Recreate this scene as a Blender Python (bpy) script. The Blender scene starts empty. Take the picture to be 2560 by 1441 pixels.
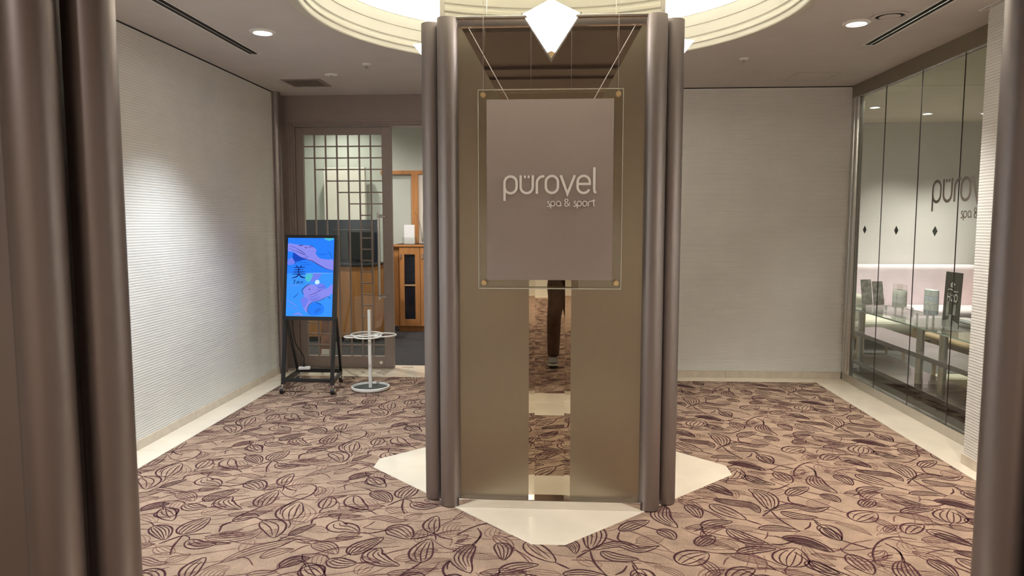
import bpy, math, random
import numpy as np
from mathutils import Matrix, Vector
PI = math.pi
S = bpy.context.scene
COL = S.collection

# ------------------------------------------------------------------ camera, world, exposure
cam_d = bpy.data.cameras.new('camera'); cam = bpy.data.objects.new('camera', cam_d); COL.objects.link(cam)
cam.location = (0, 0, 1.45); cam.rotation_euler = (PI/2-0.0902957, 0, 0.0615179)
cam_d.sensor_width = 36; cam_d.lens = 1798.2/2560*36; cam_d.clip_start = 0.02; cam_d.clip_end = 60
cam_d.dof.use_dof = True; cam_d.dof.focus_distance = 4.2; cam_d.dof.aperture_fstop = 6.0
S.camera = cam
S.view_settings.view_transform = 'Standard'; S.view_settings.look = 'None'
S.view_settings.exposure = 0.9; S.view_settings.gamma = 1.0; S.view_settings.use_curve_mapping = False
W = bpy.data.worlds.new('world'); S.world = W; W.use_nodes = True
W.node_tree.nodes['Background'].inputs[0].default_value = (0.9, 0.93, 1, 1)
W.node_tree.nodes['Background'].inputs[1].default_value = 0.02

COOL = (0.86, 0.94, 1.0); NEUT = (1.0, 0.95, 0.88); WARM = (1.0, 0.84, 0.66)
# fixtures: x, y, watts, colour, cone degrees (built as downlights further down)
DOWNLIGHTS = [(-1.89, 4.64, 125, COOL, 96), (1.83, 4.66, 105, NEUT, 96), (-1.89, 2.35, 125, COOL, 125), (1.83, 2.35, 115, NEUT, 125)]
LOUNGE_LIGHTS = [(3.35, 7.96, 62), (4.13, 8.45, 76), (4.76, 8.45, 76), (2.80, 6.65, 70), (2.80, 5.5, 70)]  # last two are unseen fill lamps added to brighten the shelf and bottles
RECEPTION_LIGHTS = [(-2.75, 7.9, 95), (-1.5, 8.5, 80), (-2.9, 9.35, 40)]
LOBBY_LIGHTS = [(-1.4, .1, 45), (1.35, .1, 45), (-1.6, -5.2, 180), (1.6, -5.2, 180), (-1.5, -2.6, 60), (1.5, -2.6, 60)]

# ------------------------------------------------------------------ dimensions
XL, XR, YB, ZC = -2.667, 2.653, 6.774, 2.674
CX, CY = -0.03, 4.182

# ------------------------------------------------------------------ materials
def lin(c): return tuple(((v/255)/12.92 if v/255 <= .04045 else ((v/255+.055)/1.055)**2.4) for v in c)
MATS = {}
def pm(name, col, rough=.5, metal=0., nscale=8., namt=.06, bump=0., bscale=200., spec=.5, coat=0., emit=None, estr=0., srgb=False, stretch=None, trans=0., aniso=0.):
    if name in MATS: return MATS[name]
    if srgb: col = lin(col)
    m = bpy.data.materials.new(name); m.use_nodes = True; nt = m.node_tree; N = nt.nodes; L = nt.links
    b = N['Principled BSDF']
    tc = N.new('ShaderNodeTexCoord'); mp = N.new('ShaderNodeMapping'); L.new(tc.outputs['Object'], mp.inputs[0])
    if stretch: mp.inputs['Scale'].default_value = stretch
    nz = N.new('ShaderNodeTexNoise'); nz.inputs['Scale'].default_value = nscale; nz.inputs['Detail'].default_value = 4
    L.new(mp.outputs[0], nz.inputs['Vector'])
    rp = N.new('ShaderNodeValToRGB'); L.new(nz.outputs[0], rp.inputs[0])
    rp.color_ramp.elements[0].position = .3; rp.color_ramp.elements[1].position = .7
    rp.color_ramp.elements[0].color = tuple(max(0, v*(1-namt)) for v in col)+(1,)
    rp.color_ramp.elements[1].color = tuple(min(1, v*(1+namt)) for v in col)+(1,)
    L.new(rp.outputs[0], b.inputs['Base Color'])
    b.inputs['Roughness'].default_value = rough; b.inputs['Metallic'].default_value = metal
    b.inputs['Specular IOR Level'].default_value = spec
    if coat: b.inputs['Coat Weight'].default_value = coat; b.inputs['Coat Roughness'].default_value = .06
    if trans: b.inputs['Transmission Weight'].default_value = trans
    if aniso: b.inputs['Anisotropic'].default_value = aniso
    if emit: b.inputs['Emission Color'].default_value = tuple(emit)+(1,); b.inputs['Emission Strength'].default_value = estr
    if bump:
        bn = N.new('ShaderNodeTexNoise'); bn.inputs['Scale'].default_value = bscale; bn.inputs['Detail'].default_value = 3
        L.new(mp.outputs[0], bn.inputs['Vector'])
        bp = N.new('ShaderNodeBump'); bp.inputs['Strength'].default_value = bump; bp.inputs['Distance'].default_value = .004
        L.new(bn.outputs[0], bp.inputs['Height']); L.new(bp.outputs[0], b.inputs['Normal'])
    MATS[name] = m; return m

def glass(name, tint=(.93, .97, .95), ior=1.48):
    """thin architectural glass: Fresnel mix of clear transmission and mirror reflection"""
    if name in MATS: return MATS[name]
    m = bpy.data.materials.new(name); m.use_nodes = True; nt = m.node_tree; N = nt.nodes; L = nt.links
    N.remove(N['Principled BSDF']); out = N['Material Output']
    t = N.new('ShaderNodeBsdfTransparent'); g = N.new('ShaderNodeBsdfGlossy'); g.inputs['Roughness'].default_value = .01
    nz = N.new('ShaderNodeTexNoise'); nz.inputs['Scale'].default_value = 1.5
    rp = N.new('ShaderNodeValToRGB'); L.new(nz.outputs[0], rp.inputs[0])
    rp.color_ramp.elements[0].color = tuple(v*.985 for v in tint)+(1,); rp.color_ramp.elements[1].color = tuple(tint)+(1,)
    L.new(rp.outputs[0], t.inputs[0])
    f = N.new('ShaderNodeFresnel'); ge = N.new('ShaderNodeNewGeometry')   # same reflectance from both faces of the sheet
    mr = N.new('ShaderNodeMapRange'); mr.inputs[3].default_value = ior; mr.inputs[4].default_value = 1/ior
    L.new(ge.outputs['Backfacing'], mr.inputs[0]); L.new(mr.outputs[0], f.inputs[0])
    mx = N.new('ShaderNodeMixShader'); L.new(f.outputs[0], mx.inputs[0]); L.new(t.outputs[0], mx.inputs[1]); L.new(g.outputs[0], mx.inputs[2])
    L.new(mx.outputs[0], out.inputs[0]); MATS[name] = m; return m

def emis(name, col, strength):
    if name in MATS: return MATS[name]
    m = bpy.data.materials.new(name); m.use_nodes = True; nt = m.node_tree; N = nt.nodes; L = nt.links
    N.remove(N['Principled BSDF']); e = N.new('ShaderNodeEmission'); e.inputs[1].default_value = strength
    nz = N.new('ShaderNodeTexNoise'); nz.inputs['Scale'].default_value = 6
    rp = N.new('ShaderNodeValToRGB'); L.new(nz.outputs[0], rp.inputs[0])
    rp.color_ramp.elements[0].color = tuple(v*.97 for v in col)+(1,); rp.color_ramp.elements[1].color = tuple(col)+(1,)
    L.new(rp.outputs[0], e.inputs[0]); L.new(e.outputs[0], N['Material Output'].inputs[0]); MATS[name] = m; return m

M_wall = pm('ribbed_white_wallcovering', (.80, .79, .76), .6, nscale=3, namt=.03, bump=.15, bscale=260)
M_ceil = pm('painted_ceiling', (.57, .53, .505), .8, nscale=4, namt=.03, bump=.05, bscale=150)
M_dome = pm('white_plaster', (.86, .84, .77), .55, nscale=5, namt=.02)
M_mould = pm('cream_moulding_paint', (.60, .575, .49), .55, nscale=5, namt=.02)
M_marble = pm('cream_marble', (.83, .73, .59), .13, nscale=3.0, namt=.07, spec=.6)
M_base = pm('beige_stone', (.66, .58, .48), .3, nscale=14, namt=.09)
M_tube = pm('champagne_tube_metal', (.315, .278, .272), .43, .95, nscale=30, namt=.02, stretch=(1, 1, .05))
M_satin = pm('etched_bronze_glass', (.41, .368, .285), .33, 1., nscale=20, namt=.012)
M_mirror = pm('bronze_mirror', (.60, .535, .42), .015, 1., nscale=2, namt=.005)
M_clearmir = pm('silver_mirror', (.86, .85, .80), .015, 1., nscale=2, namt=.005)
M_chrome = pm('polished_steel', (.78, .76, .73), .12, 1., nscale=20, namt=.02)
M_steel = pm('brushed_steel', (.58, .57, .54), .27, 1., nscale=60, namt=.05, stretch=(1, 1, .03))
M_brownmetal = pm('brown_painted_metal', (.33, .27, .25), .45, .2, nscale=20, namt=.03)
M_soffit = pm('dark_brown_soffit', (.17, .138, .132), .45, .1, nscale=6, namt=.04)
M_black = pm('black_powder_coat', (.012, .012, .014), .4, 0, nscale=40, namt=.1)
M_dark = pm('dark_void', (.006, .005, .005), .8, namt=.1)
M_white = pm('white_lacquer', (.82, .81, .77), .35, nscale=20, namt=.02)
M_sign = pm('taupe_sign_board', (.355, .297, .272), .6, spec=.25, nscale=5, namt=.02)
M_letter = pm('white_letter_acrylic', (.92, .90, .87), .5, spec=.3, nscale=20, namt=.01)
M_brass = pm('brass', (.82, .62, .34), .32, .75, nscale=30, namt=.04)
M_acryl = glass('clear_acrylic', (.965, .97, .955), 1.49)
M_cut = pm('bright_cut_glass_edge', (.88, .86, .80), .3, nscale=20, namt=.03)
M_edge = pm('acrylic_edge_and_glint', (.80, .79, .68), .12, nscale=20, namt=.05, trans=.25)
M_glass = glass('partition_glass', (.93, .96, .93), 1.5)
M_gedge = pm('dark_glass_edge', (.10, .085, .085), .25, nscale=20, namt=.1)
M_wood = pm('oak_veneer', (.46, .205, .07), .4, nscale=7, namt=.16, stretch=(3, 3, .35))
M_wenge = pm('dark_wood_board', (.115, .09, .088), .22, nscale=9, namt=.25, stretch=(4, .4, 4), coat=.4)
M_lightwood = pm('pale_oak', (.48, .33, .17), .4, nscale=9, namt=.15, stretch=(.6, 4, 4))
M_greywall = pm('grey_green_wall', (.50, .52, .47), .7, nscale=4, namt=.03)
M_cream = pm('cream_wall', (.78, .74, .66), .7, nscale=4, namt=.03)
M_loungewall = pm('lounge_white_wall', (.74, .72, .69), .7, nscale=4, namt=.02)
M_charcoal = pm('charcoal_carpet', (.030, .028, .030), .95, nscale=90, namt=.6, bump=.7, bscale=300)
M_loungefloor = pm('slate_carpet', (.085, .083, .078), .8, nscale=12, namt=.45, stretch=(1, 6, 1))
M_sofa = pm('lilac_white_upholstery', (.84, .73, .77), .85, nscale=7, namt=.07, bump=.35, bscale=420)
M_chair = pm('cream_upholstery', (.72, .70, .58), .8, nscale=10, namt=.05, bump=.3, bscale=400)
M_rubber = pm('black_rubber', (.015, .015, .015), .6, nscale=30, namt=.1)
M_vinyl = pm('taupe_vinyl_decal', (.17, .145, .125), .5, nscale=20, namt=.03)
M_vinylg = pm('dark_green_vinyl_decal', (.075, .095, .08), .5, nscale=20, namt=.03)
M_grey = pm('grey_mat_rubber', (.05, .055, .05), .8, nscale=60, namt=.2)
M_paper = pm('white_paper', (.80, .80, .82), .6, nscale=20, namt=.02)

def carpet_mat(name, col, amt, bump=.6):
    if name in MATS: return MATS[name]
    m = bpy.data.materials.new(name); m.use_nodes = True; nt = m.node_tree; N = nt.nodes; L = nt.links; b = N['Principled BSDF']
    tc = N.new('ShaderNodeTexCoord')
    n1 = N.new('ShaderNodeTexNoise'); n1.inputs['Scale'].default_value = 150; n1.inputs['Detail'].default_value = 2
    n2 = N.new('ShaderNodeTexNoise'); n2.inputs['Scale'].default_value = 9; n2.inputs['Detail'].default_value = 5
    for n in (n1, n2): L.new(tc.outputs['Object'], n.inputs['Vector'])
    ad = N.new('ShaderNodeMath'); ad.operation = 'ADD'; L.new(n1.outputs[0], ad.inputs[0]); L.new(n2.outputs[0], ad.inputs[1])
    rp = N.new('ShaderNodeValToRGB'); mr = N.new('ShaderNodeMath'); mr.operation = 'MULTIPLY'; mr.inputs[1].default_value = .5
    L.new(ad.outputs[0], mr.inputs[0]); L.new(mr.outputs[0], rp.inputs[0])
    rp.color_ramp.elements[0].position = .36; rp.color_ramp.elements[1].position = .64
    rp.color_ramp.elements[0].color = tuple(v*(1-amt) for v in col)+(1,); rp.color_ramp.elements[1].color = tuple(min(1, v*(1+amt)) for v in col)+(1,)
    L.new(rp.outputs[0], b.inputs['Base Color']); b.inputs['Roughness'].default_value = .95; b.inputs['Specular IOR Level'].default_value = .1
    b.inputs['Sheen Weight'].default_value = .15
    bp = N.new('ShaderNodeBump'); bp.inputs['Strength'].default_value = bump; bp.inputs['Distance'].default_value = .004
    L.new(n1.outputs[0], bp.inputs['Height']); L.new(bp.outputs[0], b.inputs['Normal'])
    MATS[name] = m; return m
M_carpet = carpet_mat('sand_cut_pile_carpet', (.375, .255, .178), .26, .9)
M_leaf = [carpet_mat('maroon_carpet_yarn', (.055, .010, .016), .3), carpet_mat('plum_carpet_yarn', (.125, .044, .044), .25), carpet_mat('mauve_brown_carpet_yarn', (.215, .115, .088), .2)]

# ------------------------------------------------------------------ mesh helpers
WL = {}
def link(o, parent=None, loc=(0, 0, 0)):
    COL.objects.link(o); WL[o.name] = Vector(loc)
    if parent:
        o.parent = parent; o.location = Vector(loc)-WL[parent.name]
    else: o.location = loc
    return o
def empty(name, loc, label=None, cat=None, group=None, kind=None):
    o = bpy.data.objects.new(name, None); o.empty_display_size = .05; link(o, None, loc); return tag(o, label, cat, group, kind)
def tag(o, label=None, cat=None, group=None, kind=None):
    if label: o['label'] = label
    if cat: o['category'] = cat
    if group: o['group'] = group
    if kind: o['kind'] = kind
    return o

class MB:
    def __init__(s): s.v = []; s.f = []; s.m = []
    def add(s, vs, fs, mi=0):
        n = len(s.v); s.v += [tuple(p) for p in vs]; s.f += [tuple(i+n for i in f) for f in fs]; s.m += [mi]*len(fs); return s
    def box(s, x0, x1, y0, y1, z0, z1, mi=0):
        return s.add([(x0,y0,z0),(x1,y0,z0),(x1,y1,z0),(x0,y1,z0),(x0,y0,z1),(x1,y0,z1),(x1,y1,z1),(x0,y1,z1)],
            [(0,3,2,1),(4,5,6,7),(0,1,5,4),(1,2,6,5),(2,3,7,6),(3,0,4,7)], mi)
    def bar(s, a, b, w, d, up=(0,0,1), mi=0):
        a, b = Vector(a), Vector(b); t = (b-a).normalized(); u = Vector(up)
        if abs(t.dot(u)) > .95: u = Vector((0,1,0))
        r = t.cross(u).normalized(); u = r.cross(t)
        vs = [p+r*i*w/2+u*j*d/2 for p in (a,b) for i,j in ((-1,-1),(1,-1),(1,1),(-1,1))]
        return s.add(vs, [(0,1,2,3),(7,6,5,4),(0,4,5,1),(1,5,6,2),(2,6,7,3),(3,7,4,0)], mi)
    def tube(s, pts, r, seg=12, mi=0, caps=True, closed=False):
        pts = [Vector(p) for p in pts]; n = len(pts); rr = r if isinstance(r, (list, tuple)) else [r]*n
        rings = []; prev = None
        for i, p in enumerate(pts):
            if closed: t = (pts[(i+1) % n]-pts[i-1]).normalized()
            else: t = (pts[min(i+1,n-1)]-pts[max(i-1,0)]).normalized()
            if prev is None:
                u = Vector((0,0,1)) if abs(t.z) < .9 else Vector((1,0,0))
                x = t.cross(u).normalized()
            else: x = (prev-t*prev.dot(t)).normalized()
            prev = x; y = t.cross(x)
            rings.append([p+(x*math.cos(2*PI*k/seg)+y*math.sin(2*PI*k/seg))*rr[i] for k in range(seg)])
        vs = [v for q in rings for v in q]; fs = []
        for i in range(n if closed else n-1):
            j = (i+1) % n
            for k in range(seg):
                k2 = (k+1) % seg; fs.append((i*seg+k, i*seg+k2, j*seg+k2, j*seg+k))
        if caps and not closed: fs += [tuple(range(seg-1,-1,-1)), tuple(range((n-1)*seg, n*seg))]
        return s.add(vs, fs, mi)
    def cyl(s, x, y, z0, z1, r, seg=32, mi=0, r2=None): return s.tube([(x,y,z0),(x,y,z1)], [r, r if r2 is None else r2], seg, mi)
    def lathe(s, prof, c=(0,0,0), seg=48, mi=0, close=False):
        n = len(prof); vs = [(c[0]+r*math.cos(2*PI*k/seg), c[1]+r*math.sin(2*PI*k/seg), c[2]+z) for r,z in prof for k in range(seg)]; fs = []
        for i in range(n if close else n-1):
            j = (i+1) % n
            for k in range(seg):
                k2 = (k+1) % seg; fs.append((i*seg+k, i*seg+k2, j*seg+k2, j*seg+k))
        return s.add(vs, fs, mi)
    def prism(s, poly, fn, d0, d1, mi=0):
        """poly: 2d points, fn(u,v,d)->xyz"""
        n = len(poly); vs = [fn(u,v,d0) for u,v in poly]+[fn(u,v,d1) for u,v in poly]
        return s.add(vs, [tuple(range(n)), tuple(range(2*n-1,n-1,-1))]+[(i,i+n,(i+1)%n+n,(i+1)%n) for i in range(n)], mi)
    def make(s, name, mats, parent=None, smooth=False, bevel=0., label=None, kind=None, bseg=2, angle=None):
        a = np.array(s.v, float); c = (a.max(0)+a.min(0))/2 if parent or True else 0
        me = bpy.data.meshes.new(name); me.from_pydata((a-c).tolist(), [], s.f)
        if not isinstance(mats, (list, tuple)): mats = [mats]
        for m in mats: me.materials.append(m)
        me.polygons.foreach_set('material_index', s.m)
        if smooth: me.shade_smooth()
        if smooth and angle is None: angle = 35
        me.validate(); o = bpy.data.objects.new(name, me); link(o, parent, c)
        if smooth:
            try: me.set_sharp_from_angle(angle=math.radians(angle))
            except Exception: pass
        if bevel:
            b = o.modifiers.new('bevel', 'BEVEL'); b.width = bevel; b.segments = bseg; b.limit_method = 'ANGLE'
        return tag(o, label, None, None, kind)
def box(*a): return MB().box(*a)
def struct(o): o['kind'] = 'structure'; return o

def smoothpath(pts, n=8, closed=False):
    P = [np.array(p, float) for p in pts]; out = []; m = len(P)
    if m < 3:
        return np.array([P[0]+(P[1]-P[0])*t for t in np.linspace(0, 1, n)])
    for i in range(m if closed else m-1):
        if closed: p0, p1, p2, p3 = P[i-1], P[i], P[(i+1) % m], P[(i+2) % m]
        else: p0, p1, p2, p3 = P[max(i-1,0)], P[i], P[i+1], P[min(i+2,m-1)]
        for t in np.linspace(0, 1, n, endpoint=False):
            out.append(.5*((2*p1)+(-p0+p2)*t+(2*p0-5*p1+4*p2-p3)*t*t+(-p0+3*p1-3*p2+p3)*t**3))
    if not closed: out.append(P[-1])
    return np.array(out)
def arc(cx, cy, rx, ry, a0, a1, n=10):
    return [(cx+rx*math.cos(math.radians(a0+(a1-a0)*i/n)), cy+ry*math.sin(math.radians(a0+(a1-a0)*i/n))) for i in range(n+1)]
def ribbon_edges(pts, w, closed=False):
    pts = np.array(pts, float); n = len(pts); L = []; R = []
    for i in range(n):
        a = pts[(i-1) % n] if (closed or i) else pts[0]; b = pts[(i+1) % n] if (closed or i < n-1) else pts[-1]
        d1 = pts[i]-a; d2 = b-pts[i]
        l1, l2 = np.hypot(*d1), np.hypot(*d2)
        d1 = d1/l1 if l1 > 1e-9 else d2/max(l2,1e-9); d2 = d2/l2 if l2 > 1e-9 else d1
        t = d1+d2; t = t/max(np.hypot(*t),1e-9); nrm = np.array([-t[1], t[0]]); cs = max(.35, float(nrm@np.array([-d1[1], d1[0]])))
        hw = (w[i] if hasattr(w, '__len__') else w)/2/cs
        L.append(pts[i]+nrm*hw); R.append(pts[i]-nrm*hw)
    return L, R
def stroke_solid(mb, pts, w, fn, d0, d1, closed=False, mi=0):
    """extruded ribbon; fn(u,v,d)->xyz"""
    L, R = ribbon_edges(pts, w, closed); n = len(L)
    vs = [fn(*p, d0) for p in L]+[fn(*p, d0) for p in R]+[fn(*p, d1) for p in L]+[fn(*p, d1) for p in R]; fs = []
    for i in range(n if closed else n-1):
        j = (i+1) % n
        fs += [(i,j,n+j,n+i), (2*n+i,3*n+i,3*n+j,2*n+j), (i,2*n+i,2*n+j,j), (n+i,n+j,3*n+j,3*n+i)]
    if not closed: fs += [(0,n,3*n,2*n), (n-1,3*n-1,4*n-1,2*n-1)]
    mb.add(vs, fs, mi)

# lettering of the logo, in a y-down unit grid
def oval(x0, x1, y0, y1):
    r = (x1-x0)/2; cx = (x0+x1)/2
    return arc(cx, y0+r, r, r, 180, 360, 12)+arc(cx, y1-r, r, r, 0, 180, 12)
SS = [(1277,992),(1248,984),(1232,1006),(1246,1030),(1270,1046),(1281,1072),(1262,1099),(1215,1097)]
AMP = [(1752,1092),(1642,978),(1645,946),(1675,931),(1706,949),(1700,985),(1646,1035),(1640,1075),(1670,1099),(1712,1084),(1750,1010)]
LOGO = [
 ('p', [(oval(204,491,394.5,791.5), True), ([(204,970),(204,538)], False)], 57),
 ('u', [([(588,370)]+arc(731.5,645,143.5,143.5,180,0,14)+[(875,370)], False)], 57),
 ('dot', [([(688,375),(688,435)], False)], 48), ('dot', [([(777,375),(777,435)], False)], 48),
 ('r', [([(972,805)]+arc(1115,560,143,164,180,270,10)+[(1150,396)], False)], 57),
 ('o', [(oval(1185,1471,388,785), True)], 57),
 ('v', [([(1535,370),(1697,806),(1868,370)], False)], 57),
 ('e', [([(1935,576),(2200,576)], False), ([(2220,604),(2220,530)]+arc(2077.5,530,142.5,142.5,0,-180,14)+arc(2077.5,645,142.5,142.5,180,25,14), False)], 57),
 ('l', [([(2325,190),(2325,690),(2332,750),(2365,792)], False)], 57),
 ('s', [(SS, 'S')], 23), ('p', [(oval(1303,1399,982,1095), True), ([(1303,1150),(1303,1030)], False)], 23),
 ('a', [(oval(1439,1535,982,1095), True), ([(1535,1000),(1537,1075),(1556,1102)], False)], 23),
 ('ampersand', [(AMP, 'S')], 23), ('s', [([(x+625,y) for x,y in SS], 'S')], 23),
 ('p', [(oval(1930,2026,982,1095), True), ([(1930,1150),(1930,1030)], False)], 23),
 ('o', [(oval(2060,2156,982,1095), True)], 23),
 ('r', [([(2190,1105)]+arc(2240,1033,50,50,180,270,8)+[(2296,983)], False)], 23),
 ('t', [([(2318,935),(2318,1060),(2324,1088),(2342,1102)], False), ([(2272,976),(2346,972)], False)], 23)]
def letters(parent, mat, fn, d0, d1, name='letter', upto=None):
    for nm, strokes, w in LOGO:
        mb = MB()
        for si, (pts, mode) in enumerate(strokes):
            if mode == 'S': pts = smoothpath(pts, 6); mode = False
            if upto and min(p[0] for p in pts) > upto: continue
            stroke_solid(mb, pts, w, fn, d0+.0001*si, d1-.0003*si, mode)
        if mb.v: mb.make(name, mat, parent)

# ================================================================== SETTING
# ---- floor
struct(box(-3.6, 3.6, -7.0, 6.62, -.12, 0).make('floor', M_carpet))
fl = bpy.data.objects['floor']; tag(fl, 'sand coloured carpet woven with maroon leaves')

# leaf pattern traced in floor coordinates (metres) from two spots of the carpet
F0, F1, F2 = math.sin(.0615179), math.cos(.0615179), 0
def floorpt(x, y):
    yaw, pit = .0615179, .0902957; f = 1798.2
    Fv = np.array([-math.sin(yaw)*math.cos(pit), math.cos(yaw)*math.cos(pit), -math.sin(pit)]); Rv = np.array([math.cos(yaw), math.sin(yaw), 0.]); Uv = np.cross(Rv, Fv)
    d = Fv+Rv*(x-1280)/f-Uv*(y-720.5)/f; t = -1.45/d[2]; return (d*t)[:2]
ZO = {'A': (330,1140), 'B': (700,1140), 'C': (1700,1140), 'D': (2060,1140)}
def zp(k, a, b): return floorpt(ZO[k][0]+a/4.7875, ZO[k][1]+b/4.7875)
# (zoom, tone, width m, veins, spine...)  width 0 = plain stem
LEFT = [
('B',0,.075,3,(105,775),(120,660),(235,555)), ('B',0,0,0,(0,700),(20,640),(120,570),(250,520),(370,470),(435,410),(425,365),(360,340)),
('B',2,.06,3,(190,830),(300,700),(250,570)), ('B',0,.05,2,(520,635),(575,560),(600,490)), ('B',2,.045,3,(470,510),(540,440),(630,370)),
('B',0,.055,1,(885,480),(890,570),(1050,650)), ('B',0,0,0,(820,600),(930,640),(1050,650),(1155,705)),
('B',1,.034,3,(430,750),(600,690),(800,675),(1000,650)), ('B',0,0,0,(370,820),(390,770),(430,750)),
('B',1,.03,2,(1050,755),(1230,745),(1400,780),(1530,770)), ('B',0,.06,2,(700,780),(685,850),(830,870),(940,920)), ('B',0,0,0,(940,920),(1080,930),(1250,900),(1330,890)),
('B',0,.07,4,(1290,860),(1430,900),(1560,1000)), ('B',0,0,0,(1560,1000),(1700,985),(1850,925)), ('B',0,.026,2,(105,960),(250,890),(430,820)),
('B',2,.035,2,(300,880),(450,880),(570,920)), ('B',0,.055,4,(840,1190),(980,1090),(1240,980)), ('B',1,.024,2,(520,1020),(720,1000),(990,970)),
('B',1,.05,4,(380,1060),(550,1090),(680,1180)), ('B',0,.04,2,(0,1340),(170,1260),(360,1230)), ('B',0,.05,3,(590,1240),(720,1290),(920,1290)), ('B',0,0,0,(920,1290),(1060,1275)),
('B',0,.055,3,(1200,1110),(1110,1190),(1220,1270),(1430,1320)), ('B',1,0,0,(1250,1180),(1400,1140),(1550,1110)), ('B',0,.06,3,(1690,1280),(1690,1150),(1790,1000)),
('B',0,0,0,(1690,1280),(1600,1340),(1450,1420)), ('B',2,.035,2,(1660,1040),(1690,960),(1720,880)), ('B',2,.035,2,(450,1340),(480,1220),(560,1130)),
('B',0,.065,2,(310,1330),(390,1390),(500,1440)), ('B',1,0,0,(120,1165),(280,1090),(360,1070)), ('B',1,0,0,(0,980),(200,1000),(380,1060)),
('B',0,.05,1,(1085,255),(1150,320),(1260,380)), ('B',0,.055,5,(1100,430),(1220,480),(1320,560)), ('B',2,.04,3,(870,330),(980,350),(1100,400)),
('B',1,.028,1,(560,330),(700,320),(830,310)), ('B',1,0,0,(0,390),(200,345),(380,340),(560,325)), ('B',1,.035,3,(830,290),(960,230),(1180,190)),
('B',0,.065,4,(1450,510),(1520,430),(1630,350)), ('B',0,0,0,(1480,520),(1460,620),(1490,700)), ('B',0,0,0,(1290,600),(1400,550),(1500,520),(1760,495)),
('B',2,.045,3,(1290,620),(1400,660),(1520,690)), ('B',0,.045,2,(1580,560),(1700,610),(1900,600)), ('B',2,.03,2,(800,740),(920,740),(1030,760)),
('B',1,0,0,(150,500),(240,465),(340,460)), ('B',2,.055,4,(200,400),(280,310),(400,280)), ('B',0,.045,2,(40,360),(60,290),(160,215)), ('B',0,0,0,(40,360),(100,400),(200,420)),
('B',1,.04,3,(310,250),(560,170),(800,120),(920,90)), ('B',2,.035,1,(480,180),(510,130),(550,90)), ('B',1,0,0,(0,1090),(100,1040),(250,1000),(500,1040)),
('A',0,.065,2,(1565,780),(1700,850),(1700,985)), ('A',0,.04,3,(1210,790),(1380,730),(1520,730)), ('A',0,0,0,(1040,915),(1090,830),(1210,790)), ('A',1,.055,3,(880,970),(1100,990),(1400,950),(1550,870)),
('A',1,0,0,(1250,1220),(1380,1230),(1450,1320)), ('B',1,0,0,(780,410),(770,360),(800,340)), ('B',1,0,0,(640,460),(850,425),(1060,410)), ('B',2,0,0,(690,540),(710,590),(705,640)), ('B',2,0,0,(750,540),(775,590),(790,640)),
('B',1,0,0,(1000,860),(1080,825),(1140,785)), ('B',2,.03,1,(1180,980),(1290,1020),(1390,1010)), ('B',2,.04,2,(930,1420),(1010,1340),(1120,1290)), ('B',1,.03,3,(1280,1420),(1500,1400),(1890,1350))]
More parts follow.
